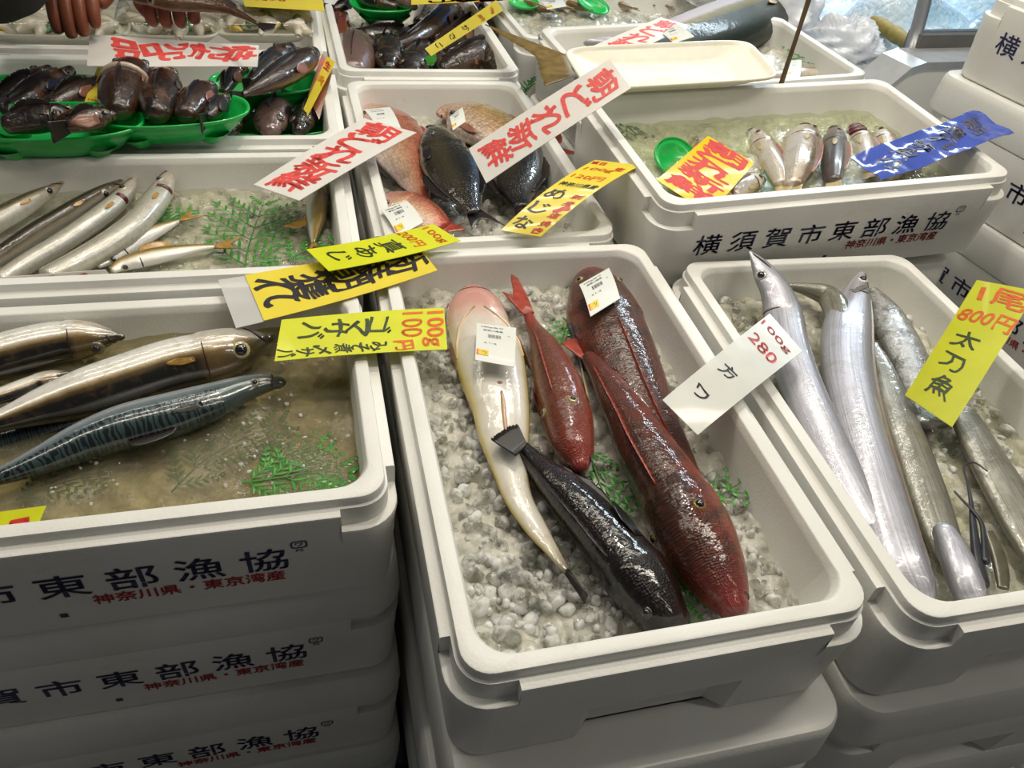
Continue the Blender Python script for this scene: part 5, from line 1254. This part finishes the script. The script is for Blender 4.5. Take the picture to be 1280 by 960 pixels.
# ================================================================ wrapped packs, top left
CLR = bpy.data.materials.new('clear_plastic_wrap'); CLR.use_nodes = True; nt = CLR.node_tree; nt.nodes.remove(nt.nodes['Principled BSDF'])
tr = nt.nodes.new('ShaderNodeBsdfTransparent'); tr.inputs[0].default_value = (0.93, 0.94, 0.93, 1); gl = nt.nodes.new('ShaderNodeBsdfGlossy'); gl.inputs['Roughness'].default_value = 0.06
n_ = noise(nt, 25, 4); bq = nt.nodes.new('ShaderNodeBump'); bq.inputs['Strength'].default_value = 0.6; bq.inputs['Distance'].default_value = 0.006; nt.links.new(n_.outputs[0], bq.inputs['Height']); nt.links.new(bq.outputs[0], gl.inputs['Normal'])
mx = nt.nodes.new('ShaderNodeMixShader'); nt.links.new(facing_fresnel(nt, bq.outputs[0], 0.08, 0.8), mx.inputs[0]); nt.links.new(tr.outputs[0], mx.inputs[1]); nt.links.new(gl.outputs[0], mx.inputs[2]); nt.links.new(mx.outputs[0], nt.nodes['Material Output'].inputs[0])
def pack(label, c, a, b, h, yaw, seed):
    t = dish('wrapped_pack', label, c, a, b, 0.022, TRAYW, yaw, (6, 0), 'film wrapped fish packs', sq=6, foot=False, cat='pack')
    r = np.random.RandomState(seed); Rm = np.array(Euler((0.1, 0, math.radians(yaw))).to_matrix()); c = np.array(c)
    def lumps(name, mat, n, s0, s1):
        P = []
        for k in range(n):
            q = np.array([(r.rand() - 0.5) * 1.5 * a, (r.rand() - 0.5) * 1.4 * b, -0.006 + 0.006 * r.rand()]); s = s0 + (s1 - s0) * r.rand()
            D = np.array([1, 0, 0]) * math.cos(k) + np.array([0, 1, 0]) * math.sin(k)
            P.append(tube_vf([c + Rm @ (q + D * s * x + np.array([0, 0, 0.004 * (1 - x * x)])) for x in (-1, -0.5, 0, 0.5, 1)], [s * 0.15, s * 0.4, s * 0.5, s * 0.4, s * 0.15], 8))
        wobj(name, *merge(P), mat, t)['kind'] = 'stuff'
    lumps('pale_fish_pieces', plain('pale_pieces', lin(206, 196, 176), 0.3, var=0.12, coat=0.5), 16, 0.018, 0.030)
    lumps('green_garnish', plain('garnish', lin(84, 120, 84), 0.4, var=0.3), 5, 0.012, 0.02)
    lumps('yellow_garnish', plain('yellow_garnish', lin(196, 164, 60), 0.4, var=0.3), 2, 0.008, 0.012)
    n = 44; V = []
    for f_, z in ((1.01, -0.001), (1.015, 0.002), (0.99, 0.010), (0.94, 0.016), (0.7, 0.019), (0.35, 0.018), (0.01, 0.0185)):
        for k in range(n):
            q = 2 * PI * k / n; e = 2 / 6
            V.append(c + Rm @ np.array([a * f_ * math.copysign(abs(math.cos(q)) ** e, math.cos(q)), b * f_ * math.copysign(abs(math.sin(q)) ** e, math.sin(q)), z * h / 0.019 + 0.0012 * math.sin(5 * q + seed)]))
    wobj('clear_lid', V, grid_faces(7, n, True), CLR, t)
pack('film wrapped fish pack at the left under the dark sleeve', at(72, 24, 0.022), 0.112, 0.060, 0.02, 2, 61)
pack('film wrapped fish pack in the middle below the hand holding a fish', at(210, 26, 0.022), 0.082, 0.058, 0.02, 2, 62)
pack('film wrapped fish pack at the right under the yellow card', at(327, 24, 0.022), 0.088, 0.060, 0.02, 3, 63)
# ================================================================ cards
def card(label, corners, mat, items, **k): return sheet('price_card', label, 'sign', corners, mat, items, **k)
AS = vtext('朝どれ新鮮', 'red', 0.5, 0.12, 0.86, 0.66, 0.60, 0.042)
card('white card with red writing across the bream and barracuda boxes', [(455, 148, 0.026), (521, 166, 0.026), (374, 251, 0.014), (317, 231, 0.014)], CARD_WHITE, AS, bend=0.002)
card('big white card with red writing leaning over the black fish and the croaker box corner', [(762, 74, 0.150), (789, 110, 0.132), (608, 229, 0.006), (586, 186, 0.024)], CARD_WHITE, AS, bend=0.002)
card('white card with red writing partly behind the cream tray', [(826, 22, 0.100), (862, 32, 0.092), (768, 78, 0.066), (722, 66, 0.072)], CARD_WHITE, AS, bend=0.001)
it = [('deepred', '当日', 0.20, 0.055, 0.30, 0.17, 0.05), ('orange', '100g', 0.42, 0.17, 0.62, 0.17, 0.02), ('deepred', '生', 0.78, 0.12, 0.2, 0.2, 0.05), ('orange', '120円', 0.46, 0.30, 0.72, 0.19, 0.025), ('black', '神奈川県産', 0.5, 0.42, 0.84, 0.17, 0.03)]
it += [('black', c, 0.30, y, 0.42, 0.36, 0.03) for c, y in (('め', 0.56), ('じ', 0.73), ('な', 0.90))] + [('deepred', c, 0.80, y, 0.24, 0.17, 0.04) for c, y in (('刺', 0.56), ('身', 0.645), ('・', 0.715), ('塩', 0.79), ('焼', 0.88), ('き', 0.955))]
card('curved yellow card with black and red writing at the front of the bream box', [(744, 200, 0.050), (801, 207, 0.060), (676, 296, 0.004), (626, 288, 0.004)], CARD_YELLOW, it, bend=0.010, nseg=20)
it = [('orange', '100g', 0.48, 0.10, 0.80, 0.26, 0.02), ('orange', '200円', 0.40, 0.27, 0.74, 0.30, 0.02), ('green', '真', 0.5, 0.45, 0.52, 0.56, 0.02), ('green', 'あ', 0.5, 0.64, 0.46, 0.50, 0.02), ('green', 'じ', 0.5, 0.84, 0.42, 0.46, 0.02)]
card('lime yellow paper lying over the corner of the barracuda and bream boxes', [(541, 280, 0.016), (576, 301, 0.014), (411, 339, 0.020), (383, 312, 0.020)], CARD_LIME, it, bend=-0.003)
card('yellow card with bold black writing and a clear film edge under the lime paper', [(516, 300, 0.007), (547, 338, 0.006), (330, 401, 0.006), (306, 344, 0.010)], CARD_YELLOW, [('black', c, x, y, 0.62, 0.66, 0.026) for c, x, y in (('新', 0.52, 0.12), ('鮮', 0.50, 0.31), ('朝', 0.5, 0.49), ('獲', 0.5, 0.68), ('れ', 0.5, 0.86))], bend=-0.003, film=(0.0, 0.97, 1.0, 1.14))
it = [('orange', '100g', 0.50, 0.08, 0.82, 0.36, 0.03, 0, 0.4), ('orange', '100', 0.38, 0.21, 0.58, 0.34, 0.012, 0, 0.4), ('orange', '円', 0.87, 0.265, 0.2, 0.3, 0.03)]
it += [('green', c, 0.36, y, 0.42, 0.40, 0.02) for c, y in (('ゴ', 0.41), ('マ', 0.55), ('サ', 0.68), ('バ', 0.81))] + [('green', c, 0.84, y, 0.20, 0.26, 0.03) for c, y in (('み', 0.42), ('そ', 0.52), ('煮', 0.62), ('〆', 0.74), ('サ', 0.84), ('バ', 0.94))]
card('lime yellow paper price card between the mackerel and gurnard boxes', [(555, 385, 0.004), (559, 437, 0.003), (343, 452, 0.010), (352, 400, 0.014)], CARD_LIME, it, bend=0.002)
it = [('red', '100g', 0.46, 0.10, 0.84, 0.20, 0.012, 0, 0.4), ('red', '280', 0.48, 0.24, 0.72, 0.27, 0.018, 0, 0.4), ('black', '方', 0.42, 0.56, 0.36, 0.30, 0.015), ('black', 'ワ', 0.40, 0.80, 0.34, 0.24, 0.015)]
card('translucent white price card lying over the rim between gurnards and cutlassfish', [(962, 392, 0.008), (1003, 439, 0.008), (872, 544, 0.010), (828, 500, 0.010)], CARD_CLEAR, it, bend=0.002)
it = [('orange', '1尾', 0.56, 0.10, 0.80, 0.36, 0.03), ('orange', '800円', 0.52, 0.28, 0.92, 0.32, 0.03), ('green', '太', 0.40, 0.46, 0.44, 0.34, 0.02), ('green', '刀', 0.40, 0.64, 0.40, 0.30, 0.02), ('green', '魚', 0.46, 0.82, 0.44, 0.40, 0.02)]
card('tall lime yellow price card stuck in the cutlassfish ice', [(1221, 350, 0.075), (1296, 364, 0.075), (1190, 534, -0.022), (1131, 494, -0.022)], CARD_LIME, it, bend=0.002)
card('deep yellow card with red writing stuck at the front wall of the croaker box', [(885, 170, 0.062), (943, 204, 0.062), (887, 268, 0.022), (821, 225, 0.034)], CARD_ORANGE, [('deepred', c, 0.5, y, 0.80, 0.24, 0.05) for c, y in (('朝', 0.10), ('ど', 0.27), ('れ', 0.44), ('新', 0.63), ('鮮', 0.84))])
card('crinkled blue card with grey writing resting on the croaker box right rim', [(1217, 138, 0.110), (1267, 167, 0.100), (1101, 226, 0.066), (1062, 198, 0.064)], CARD_BLUE, [('grey', c, x, y, 0.5, 0.44, 0.03) for c, x, y in (('朝', 0.45, 0.14), ('獲', 0.42, 0.30), ('れ', 0.55, 0.42), ('鮮', 0.45, 0.56), ('魚', 0.5, 0.70), ('の', 0.62, 0.85))], ripple=0.0022, nseg=60, film=(0.0, 0.92, 1.0, 1.0))
card('lime yellow card sunk in the murky water at the lower left edge', [(58, 632, -0.020), (36, 684, -0.034), (-60, 700, -0.034), (-45, 646, -0.020)], CARD_LIME, [('deepred', '1', 0.34, 0.26, 0.10, 0.36, 0.05, 0), ('deepred', '円', 0.66, 0.28, 0.34, 0.36, 0.04), ('orange', '0', 0.40, 0.62, 0.4, 0.3, 0.03)])
card('white card with red writing tucked at the barracuda box front wall', [(132, 337, -0.002), (140, 348, -0.014), (-26, 361, -0.014), (-30, 349, -0.002)], CARD_WHITE, [('red', c, 0.5, y, 0.6, 0.8, 0.05) for c, y in (('特', 0.2), ('売', 0.45), ('品', 0.7))])
card('white card with red writing lying across the green trays and wrapped packs', [(324, 57, 0.075), (322, 84, 0.062), (109, 83, 0.060), (112, 44, 0.070)], CARD_WHITE, [('red', c, 0.42, y, 0.62, 0.84, 0.05) for c, y in (('特', 0.16), ('売', 0.44), ('品', 0.72))], ripple=0.0006)
card('narrow yellow card slanting out of the rockfish box', [(620, 0, 0.052), (629, 13, 0.030), (539, 70, 0.000), (531, 61, 0.014)], CARD_YELLOW, [('orange', '100g', 0.5, 0.12, 0.5, 0.5, 0.04), ('orange', '300円', 0.5, 0.28, 0.6, 0.5, 0.04)] + vtext('かさご', 'black', 0.5, 0.50, 0.86, 0.6, 0.6, 0.02))
card('yellow card with orange writing lying at the back of the rockfish box', [(640, -16, 0.03), (640, 0, 0.03), (514, 6, 0.03), (514, -10, 0.03)], CARD_YELLOW, [('orange', c, 0.7, y, 0.5, 0.6, 0.05) for c, y in (('1', 0.2), ('0', 0.35), ('0', 0.5), ('円', 0.7))])
card('yellow card seen almost edge on at the right wall of the green tray box', [(409, 70, 0.040), (419, 78, 0.040), (373, 167, -0.030), (367, 164, -0.030)], CARD_YELLOW, [('deepred', '生', 0.5, 0.1, 0.7, 0.7, 0.05), ('orange', '100g', 0.5, 0.3, 0.8, 0.8, 0.03)])
card('brownish card leaning on the right wall behind the edge on yellow card', [(403, 66, 0.040), (415, 92, 0.020), (399, 150, -0.02), (385, 120, 0.0)], sheet_mat('brown_card', lin(132, 72, 44), 0.3, 0.2), [('deepred', '生', 0.4, 0.2, 0.6, 0.5, 0.05)])
card('small yellow card between the left green trays', [(122, 84, 0.034), (140, 86, 0.034), (128, 136, 0.026), (104, 132, 0.026)], CARD_YELLOW, [('deepred', '100g', 0.5, 0.85, 0.7, 0.2, 0.03)])
card('yellow card with red writing on the right wrapped pack', [(300, -14, 0.050), (400, -18, 0.050), (406, 14, 0.046), (306, 8, 0.046)], CARD_YELLOW, [('deepred', '特', 0.22, 0.55, 0.18, 0.18, 0.05), ('deepred', '売', 0.42, 0.55, 0.18, 0.18, 0.05)])

# ================================================================ refrigerated case at the back right
steel = plain('brushed_steel', (0.52, 0.53, 0.54), 0.3, 0.35, 0.08, 30)
dark = plain('dark_steel_trim', (0.06, 0.065, 0.075), 0.35, 0.5, 0.1, 30)  # dark steel colour of the side panel and kick plate
beige = plain('beige_case_panel', lin(232, 228, 220), 0.4, var=0.04, scale=8)
blue = plain('blue_case_lining', lin(60, 150, 232), 0.4, var=0.12, scale=9)
CO = np.array([1.00, 1.035, 0]); DX = unit([0.985, 0.10, 0]); DY = unit([-0.175, 0.985, 0])
rail = plain('grey_brown_rail', (0.16, 0.15, 0.14), 0.4, 0.2, 0.1, 30)
def cs(a, b, z): return CO + DX * a + DY * b + np.array([0, 0, z])
t = thing('display_case', cs(0.6, 0.5, FLOOR), 'refrigerated steel and beige display case at the back right', 'display case')
def prism(name, ring, z0, z1, mat, par=t):
    n = len(ring); V = [cs(a, b, z0) for a, b in ring] + [cs(a, b, z1) for a, b in ring]
    F = [(k, (k + 1) % n, n + (k + 1) % n, n + k) for k in range(n)] + [tuple(range(n))[::-1], tuple(range(n, 2 * n))]
    return wobj(name, V, F, mat, par, False)
def slab(name, az, b0, b1, mat):
    """outline in the front plane (along the case, height) given a depth from b0 to b1"""
    n = len(az); V = [cs(a, b0, z) for a, z in az] + [cs(a, b1, z) for a, z in az]
    F = [(k, (k + 1) % n, n + (k + 1) % n, n + k) for k in range(n)] + [tuple(range(n))[::-1], tuple(range(n, 2 * n))]
    return wobj(name, V, F, mat, t, False)
slab('front_panel', [(0.0, FLOOR + 0.05), (1.3, FLOOR + 0.05), (1.3, 0.040), (0.075, 0.040), (0.045, 0.030), (0.0, -0.012)], -0.02, 0.01, beige)
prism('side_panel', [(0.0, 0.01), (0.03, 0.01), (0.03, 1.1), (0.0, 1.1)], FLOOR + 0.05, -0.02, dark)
prism('shelf', [(-0.02, 0.01), (0.07, 0.01), (0.10, 0.10), (0.13, 0.10), (0.13, 1.1), (-0.02, 1.1)], -0.02, 0.0, steel)
slab('corner_trim', [(-0.006, -0.012), (-0.006, -0.004), (0.044, 0.044), (0.075, 0.053), (1.3, 0.053), (1.3, 0.040), (0.075, 0.040), (0.046, 0.031)], -0.024, 0.055, steel)
prism('base_rail', [(0.12, 0.05), (1.3, 0.05), (1.3, 0.085), (0.12, 0.085)], 0.040, 0.078, rail)
prism('well_floor', [(0.13, 0.10), (1.3, 0.10), (1.3, 1.1), (0.13, 1.1)], -0.10, -0.08, blue)
prism('back_wall', [(0.0, 1.1), (1.3, 1.1), (1.3, 1.13), (0.0, 1.13)], FLOOR, 0.5, blue)
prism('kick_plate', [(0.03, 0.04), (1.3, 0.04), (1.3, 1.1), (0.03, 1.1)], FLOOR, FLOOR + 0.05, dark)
V, F = tube_vf([cs(0.125, 0.065, 0.045), cs(0.125, 0.075, 0.10), cs(0.125, 0.12, 0.30), cs(0.125, 0.2, 0.55)], 0.013, 12); wobj('glass_post', V, F, plain('grey_post', lin(150, 152, 156), 0.35, 0.4, 0.08, 20), t)
GL = bpy.data.materials.new('case_glass'); GL.use_nodes = True; nt = GL.node_tree; nt.nodes.remove(nt.nodes['Principled BSDF'])
tr = nt.nodes.new('ShaderNodeBsdfTransparent'); tr.inputs[0].default_value = (0.88, 0.94, 0.97, 1); gl = nt.nodes.new('ShaderNodeBsdfGlossy'); gl.inputs['Roughness'].default_value = 0.03
mx = nt.nodes.new('ShaderNodeMixShader')
for a_, b_ in ((facing_fresnel(nt, None, 0.05, 0.7), mx.inputs[0]), (tr.outputs[0], mx.inputs[1]), (gl.outputs[0], mx.inputs[2]), (mx.outputs[0], nt.nodes['Material Output'].inputs[0])): nt.links.new(a_, b_)
V = []; prof = [(0.066, 0.05), (0.075, 0.10), (0.12, 0.30), (0.2, 0.55)]
for d in (0, 0.006):
    for b, z in prof:
        z = max(z, 0.078)
        for a in (0.14, 1.3): V.append(cs(a, b + d, z))
F = grid_faces(4, 2) + [tuple(x + 8 for x in q[::-1]) for q in grid_faces(4, 2)] + [(0, 1, 9, 8), (6, 14, 15, 7)]
wobj('glass_front', V, F, GL, t)
def ice_heap(label, a0, a1, b0, b1, z, h, mat, seed, name='ice_heap'):
    r = np.random.RandomState(seed); n = 40; V = []; P = r.rand(30, 4)
    for i in range(n):
        for j in range(n):
            x, y = i / (n - 1), j / (n - 1); e = min(1, 8 * min(x, 1 - x)) * min(1, 8 * min(y, 1 - y))
            hh = max(0.0, max(p[2] * (1 - ((x - p[0]) ** 2 + (y - p[1]) ** 2) * 30) for p in P)) * h
            V.append(cs(a0 + (a1 - a0) * x, b0 + (b1 - b0) * y, z + e * (h * 0.3 + hh) ))
    k = n * n; F = grid_faces(n, n); low = [v - np.array([0, 0, v[2] - z + 0.002]) for v in V]
    edge = list(range(n)) + [i * n + n - 1 for i in range(1, n)] + [(n - 1) * n + j for j in range(n - 2, -1, -1)] + [i * n for i in range(n - 2, 0, -1)]
    V += [low[q] for q in edge]; m = len(edge); F += [(edge[(q + 1) % m], edge[q], k + q, k + (q + 1) % m) for q in range(m)]
    return tag(wobj(name, V, F, mat), label, 'ice', None, 'stuff')
ice_heap('bluish white ice heap behind the case glass', 0.15, 1.25, 0.12, 0.7, -0.08, 0.16, ice_material('blue_white_ice', (0.55, 0.72, 0.85), (0.9, 0.95, 0.97), 0.1), 71)
def bag_mesh(label, c, sx, sy, sz, yaw, mat, seed, name='plastic_bag'):
    r = np.random.RandomState(seed); nu, nv = 60, 34; V = []; ph = r.rand(24) * 6.3; fr = r.randint(2, 11, 24)
    for j in range(nv):
        b = PI * (j + 0.5) / nv
        for i in range(nu):
            a = 2 * PI * i / nu
            w = 1 + sum(0.085 * (1 - abs(math.sin(fr[k] * a * 0.5 + ph[k] + fr[(k + 5) % 24] * b * 0.9))) ** 2 for k in range(9)) + 0.05 * math.sin(7 * b + 3 * math.sin(2 * a + ph[3])) - 0.28
            x, y, z = math.sin(b) * math.cos(a) * sx * w, math.sin(b) * math.sin(a) * sy * w, math.cos(b) * sz * w
            if z < -sz * 0.35: z = -sz * 0.35
            V.append((x, y, z))
    Q = np.array(Euler((0, 0, yaw)).to_matrix()); V = np.array(V) @ Q.T + c + np.array([0, 0, sz * 0.35])
    F = grid_faces(nv, nu, True) + [tuple(range(nu))[::-1], tuple(range((nv - 1) * nu, nv * nu))]
    return tag(wobj(name, V, F, mat), label, 'bag')
bagm = sheet_mat('white_plastic_bag', lin(240, 242, 246), 0.3, 0.03, 0.06)
bag2 = sheet_mat('clear_plastic_bag', lin(236, 240, 248), 0.14, 0.04, 0.22)
bag_mesh('crumpled white plastic bag standing on the case at the top', cs(0.02, 0.34, 0.0), 0.075, 0.09, 0.11, 0.3, bagm, 81)
bag_mesh('translucent white plastic bag slumped at the steel case corner', cs(0.035, 0.150, 0.0), 0.090, 0.055, 0.060, -0.75, bag2, 82)
bag_mesh('small white plastic bag far back behind the crumpled one', cs(-0.03, 0.52, 0.0), 0.07, 0.08, 0.07, 0.9, bagm, 83)
roll_m = plain('khaki_roll', lin(150, 132, 66), 0.6, var=0.25, scale=60)
V, F = tube_vf(catmull([at(1146, 62, 0.019), at(1125, 47, 0.019), at(1100, 32, 0.019), at(1086, 24, 0.019)], 12), [0.012] + [0.0155 + 0.002 * (q % 3 == 1) for q in range(10)] + [0.012], 14)
tag(wobj('rolled_mat', V, F, roll_m), 'khaki rolled mat on the case beside the white bags', 'mat')
dish('plastic_dish', 'tiny bright green dish beside the khaki roll', at(1086, 33, 0.044), 0.018, 0.011, 0.005, plain('bright_green_plastic', lin(40, 214, 110), 0.3), 0, (20, 0), sq=2, foot=False, cat='dish')
ice_heap('pile of bluish white packs and ice along the case behind the bags', 0.14, 0.7, 0.75, 1.08, -0.08, 0.14, bpy.data.materials['blue_white_ice'], 72, 'packed_ice')

# ================================================================ person reaching in from behind
skin = plain('skin', lin(128, 70, 48), 0.45, var=0.12, scale=60, coat=0.15)
cloth = plain('black_jacket_cloth', lin(20, 20, 26), 0.8, var=0.25, scale=200, bmp=0.2)
trous = plain('dark_trousers_cloth', lin(30, 32, 42), 0.8, var=0.25, scale=200)
hair = plain('black_hair', lin(22, 18, 16), 0.5, var=0.3, scale=150)
def skinned(name, nodes, edges, root, mat, parent, levels=2):
    """nodes: list of (point, radius)"""
    P = np.array([n[0] for n in nodes]); c = np.array(parent.location) if parent else np.zeros(3)
    me = bpy.data.meshes.new(name); me.from_pydata([tuple(float(x) for x in p - c) for p in P], edges, []); me.update()
    o = obj(name, me, None, parent); s = o.modifiers.new('skin', 'SKIN'); s.use_smooth_shade = True
    for v, n in zip(me.skin_vertices[0].data, nodes): v.radius = (n[1], n[1])
    me.skin_vertices[0].data[root].use_root = True
    q = o.modifiers.new('sub', 'SUBSURF'); q.levels = levels; q.render_levels = levels
    me.materials.append(mat); return o
hR = at(216, 6, 0.112); hL = at(92, -8, 0.125)
PX, PY = -0.40, 1.78
per = thing('person', (PX, PY, FLOOR), 'person in a black jacket reaching in at top left, holding a fish', 'person')
N, E_ = [], []
def nd(p, r, par=None):
    N.append((np.array(p, float), r)); i = len(N) - 1
    if par is not None: E_.append((par, i))
    return i
pel = nd((PX, PY, FLOOR + 0.90), 0.13)
b1 = nd((PX, PY - 0.06, FLOOR + 1.10), 0.125, pel); b2 = nd((PX, PY - 0.16, FLOOR + 1.30), 0.13, b1); nk = nd((PX, PY - 0.24, FLOOR + 1.44), 0.055, b2)
hd0 = nd((PX, PY - 0.28, FLOOR + 1.52), 0.07, nk); hd1 = nd((PX, PY - 0.30, FLOOR + 1.60), 0.088, hd0); hd2 = nd((PX, PY - 0.29, FLOOR + 1.67), 0.07, hd1)
for s in (-1, 1):
    h = nd((PX + s * 0.09, PY, FLOOR + 0.84), 0.095, pel); k_ = nd((PX + s * 0.10, PY - 0.01, FLOOR + 0.48), 0.062, h); a_ = nd((PX + s * 0.10, PY + 0.02, FLOOR + 0.08), 0.042, k_); nd((PX + s * 0.11, PY - 0.14, FLOOR + 0.035), 0.034, a_)
armpts = {}
for s, hp in ((-1, hL), (1, hR)):
    sh = nd((PX + s * 0.17, PY - 0.20, FLOOR + 1.34), 0.062, b2)
    wr = hp + np.array([0.0 + s * 0.01, 0.075, 0.065])
    el = np.array([PX + s * 0.30, PY - 0.38, FLOOR + 1.02]) if s > 0 else at(-40, -14, 0.215)
    e_ = nd(el, 0.046, sh); fm = nd(el * 0.45 + wr * 0.55, 0.040, e_); w_ = nd(wr, 0.027, fm)
    pm = nd(hp + np.array([0, 0.040, 0.036]), 0.024, w_); armpts[s] = (N[sh][0], el, N[fm][0], wr)
    for q in range(4):
        off = (q - 1.5) * (0.0185 if s > 0 else 0.015); L = (0.9, 1.0, 0.95, 0.78)[q]
        if s > 0:   # fist closed over the fish
            j0 = nd(hp + np.array([off, 0.012, 0.022 - abs(q - 1.5) * 0.002]), 0.0115, pm); j1 = nd(hp + np.array([off * 1.05, -0.024 * L, 0.012]), 0.0105, j0)
            j2 = nd(hp + np.array([off * 1.05, -0.030 * L, -0.016 * L]), 0.0095, j1); nd(hp + np.array([off * 1.0, -0.008, -0.024 * L]), 0.0085, j2)
        else:
            j0 = nd(hp + np.array([off, 0.006, 0.020]), 0.0115, pm); j1 = nd(hp + np.array([off * 1.1, -0.022 * L, -0.004]), 0.0105, j0); j2 = nd(hp + np.array([off * 1.1, -0.034 * L, -0.028 * L]), 0.0095, j1); nd(hp + np.array([off * 1.05, -0.036 * L, -0.050 * L]), 0.0085, j2)
    t0 = nd(hp + np.array([-s * 0.036, 0.034, 0.020]), 0.0135, pm); t1 = nd(hp + np.array([-s * 0.046, 0.006, 0.000]), 0.012, t0); nd(hp + np.array([-s * 0.030, -0.014, -0.012]), 0.010, t1)
body = skinned('body', N, E_, 0, skin, per)
V, F = dome_vf(np.array([PX, PY - 0.385, FLOOR + 1.60]), (0, -1, 0.1), 0.016, 1.2); wobj('nose', V, F, skin, body)
for s in (-1, 1):
    V, F = dome_vf(np.array([PX + s * 0.032, PY - 0.375, FLOOR + 1.635]), (0, -1, 0), 0.011, 0.5); wobj('eye', V, F, plain('eye_white', (0.8, 0.8, 0.78), 0.2), body)
    V, F = dome_vf(np.array([PX + s * 0.086, PY - 0.30, FLOOR + 1.60]), (s, 0, 0), 0.026, 0.4); wobj('ear', V, F, skin, body)
V, F = tube_vf([np.array([PX + x, PY - 0.376 + abs(x) * 0.3, FLOOR + 1.562]) for x in (-0.025, -0.012, 0, 0.012, 0.025)], [0.002, 0.005, 0.006, 0.005, 0.002], 8); wobj('mouth', V, F, plain('lips', lin(130, 70, 62), 0.4), body)
V, F = dome_vf(np.array([PX, PY - 0.27, FLOOR + 1.665]), (0, 0.35, 1), 0.100, 0.9, 24, 8); wobj('hair', V, F, hair, per)
JN = [((PX, PY, FLOOR + 0.86), 0.16), ((PX, PY - 0.06, FLOOR + 1.10), 0.155), ((PX, PY - 0.16, FLOOR + 1.30), 0.16), ((PX, PY - 0.225, FLOOR + 1.41), 0.075)]; JE = [(0, 1), (1, 2), (2, 3)]
for s in (-1, 1):
    sh, el, fm, wr = armpts[s]; i = len(JN)
    cuff = el * 0.30 + wr * 0.70 if s > 0 else el * 0.3 + wr * 0.7
    JN += [(sh, 0.078), (el, 0.062), ((el + cuff) / 2, 0.056), (cuff, 0.050)]; JE += [(2, i), (i, i + 1), (i + 1, i + 2), (i + 2, i + 3)]
skinned('jacket', [(np.array(p), r) for p, r in JN], JE, 1, cloth, per)
TN = [((PX, PY, FLOOR + 0.92), 0.145)]; TE = []
for s in (-1, 1):
    i = len(TN); TN += [((PX + s * 0.09, PY, FLOOR + 0.82), 0.108), ((PX + s * 0.10, PY - 0.01, FLOOR + 0.48), 0.078), ((PX + s * 0.10, PY + 0.02, FLOOR + 0.12), 0.062)]; TE += [(0, i), (i, i + 1), (i + 1, i + 2)]
skinned('trousers', [(np.array(p), r) for p, r in TN], TE, 0, trous, per)
f = fish('brown fish held in the hand at the top left, thin tail pointing right', [(172, -4, 8), (188, -2, 11), (215, 2, 13), (245, 4, 12), (280, 10, 8), (308, 22, 4), (322, 30, 2.5)], 0.128, rk[1], math.radians(-60), 0.7, None, 'held_fish', n=30)
fin_px(f, 'tail_fin', [(321, 32), (323, 29)], [(330, 40), (336, 39), (342, 37), (346, 30)], 0.128, DK_FIN, 5, 0.1); eye(f, 0.12, cam_angle(f, 0.12), 0.006, (0.3, 0.28, 0.2)); edge_fin(f, 0.35, 0.7, 0.0, 0.008, DK_FIN)
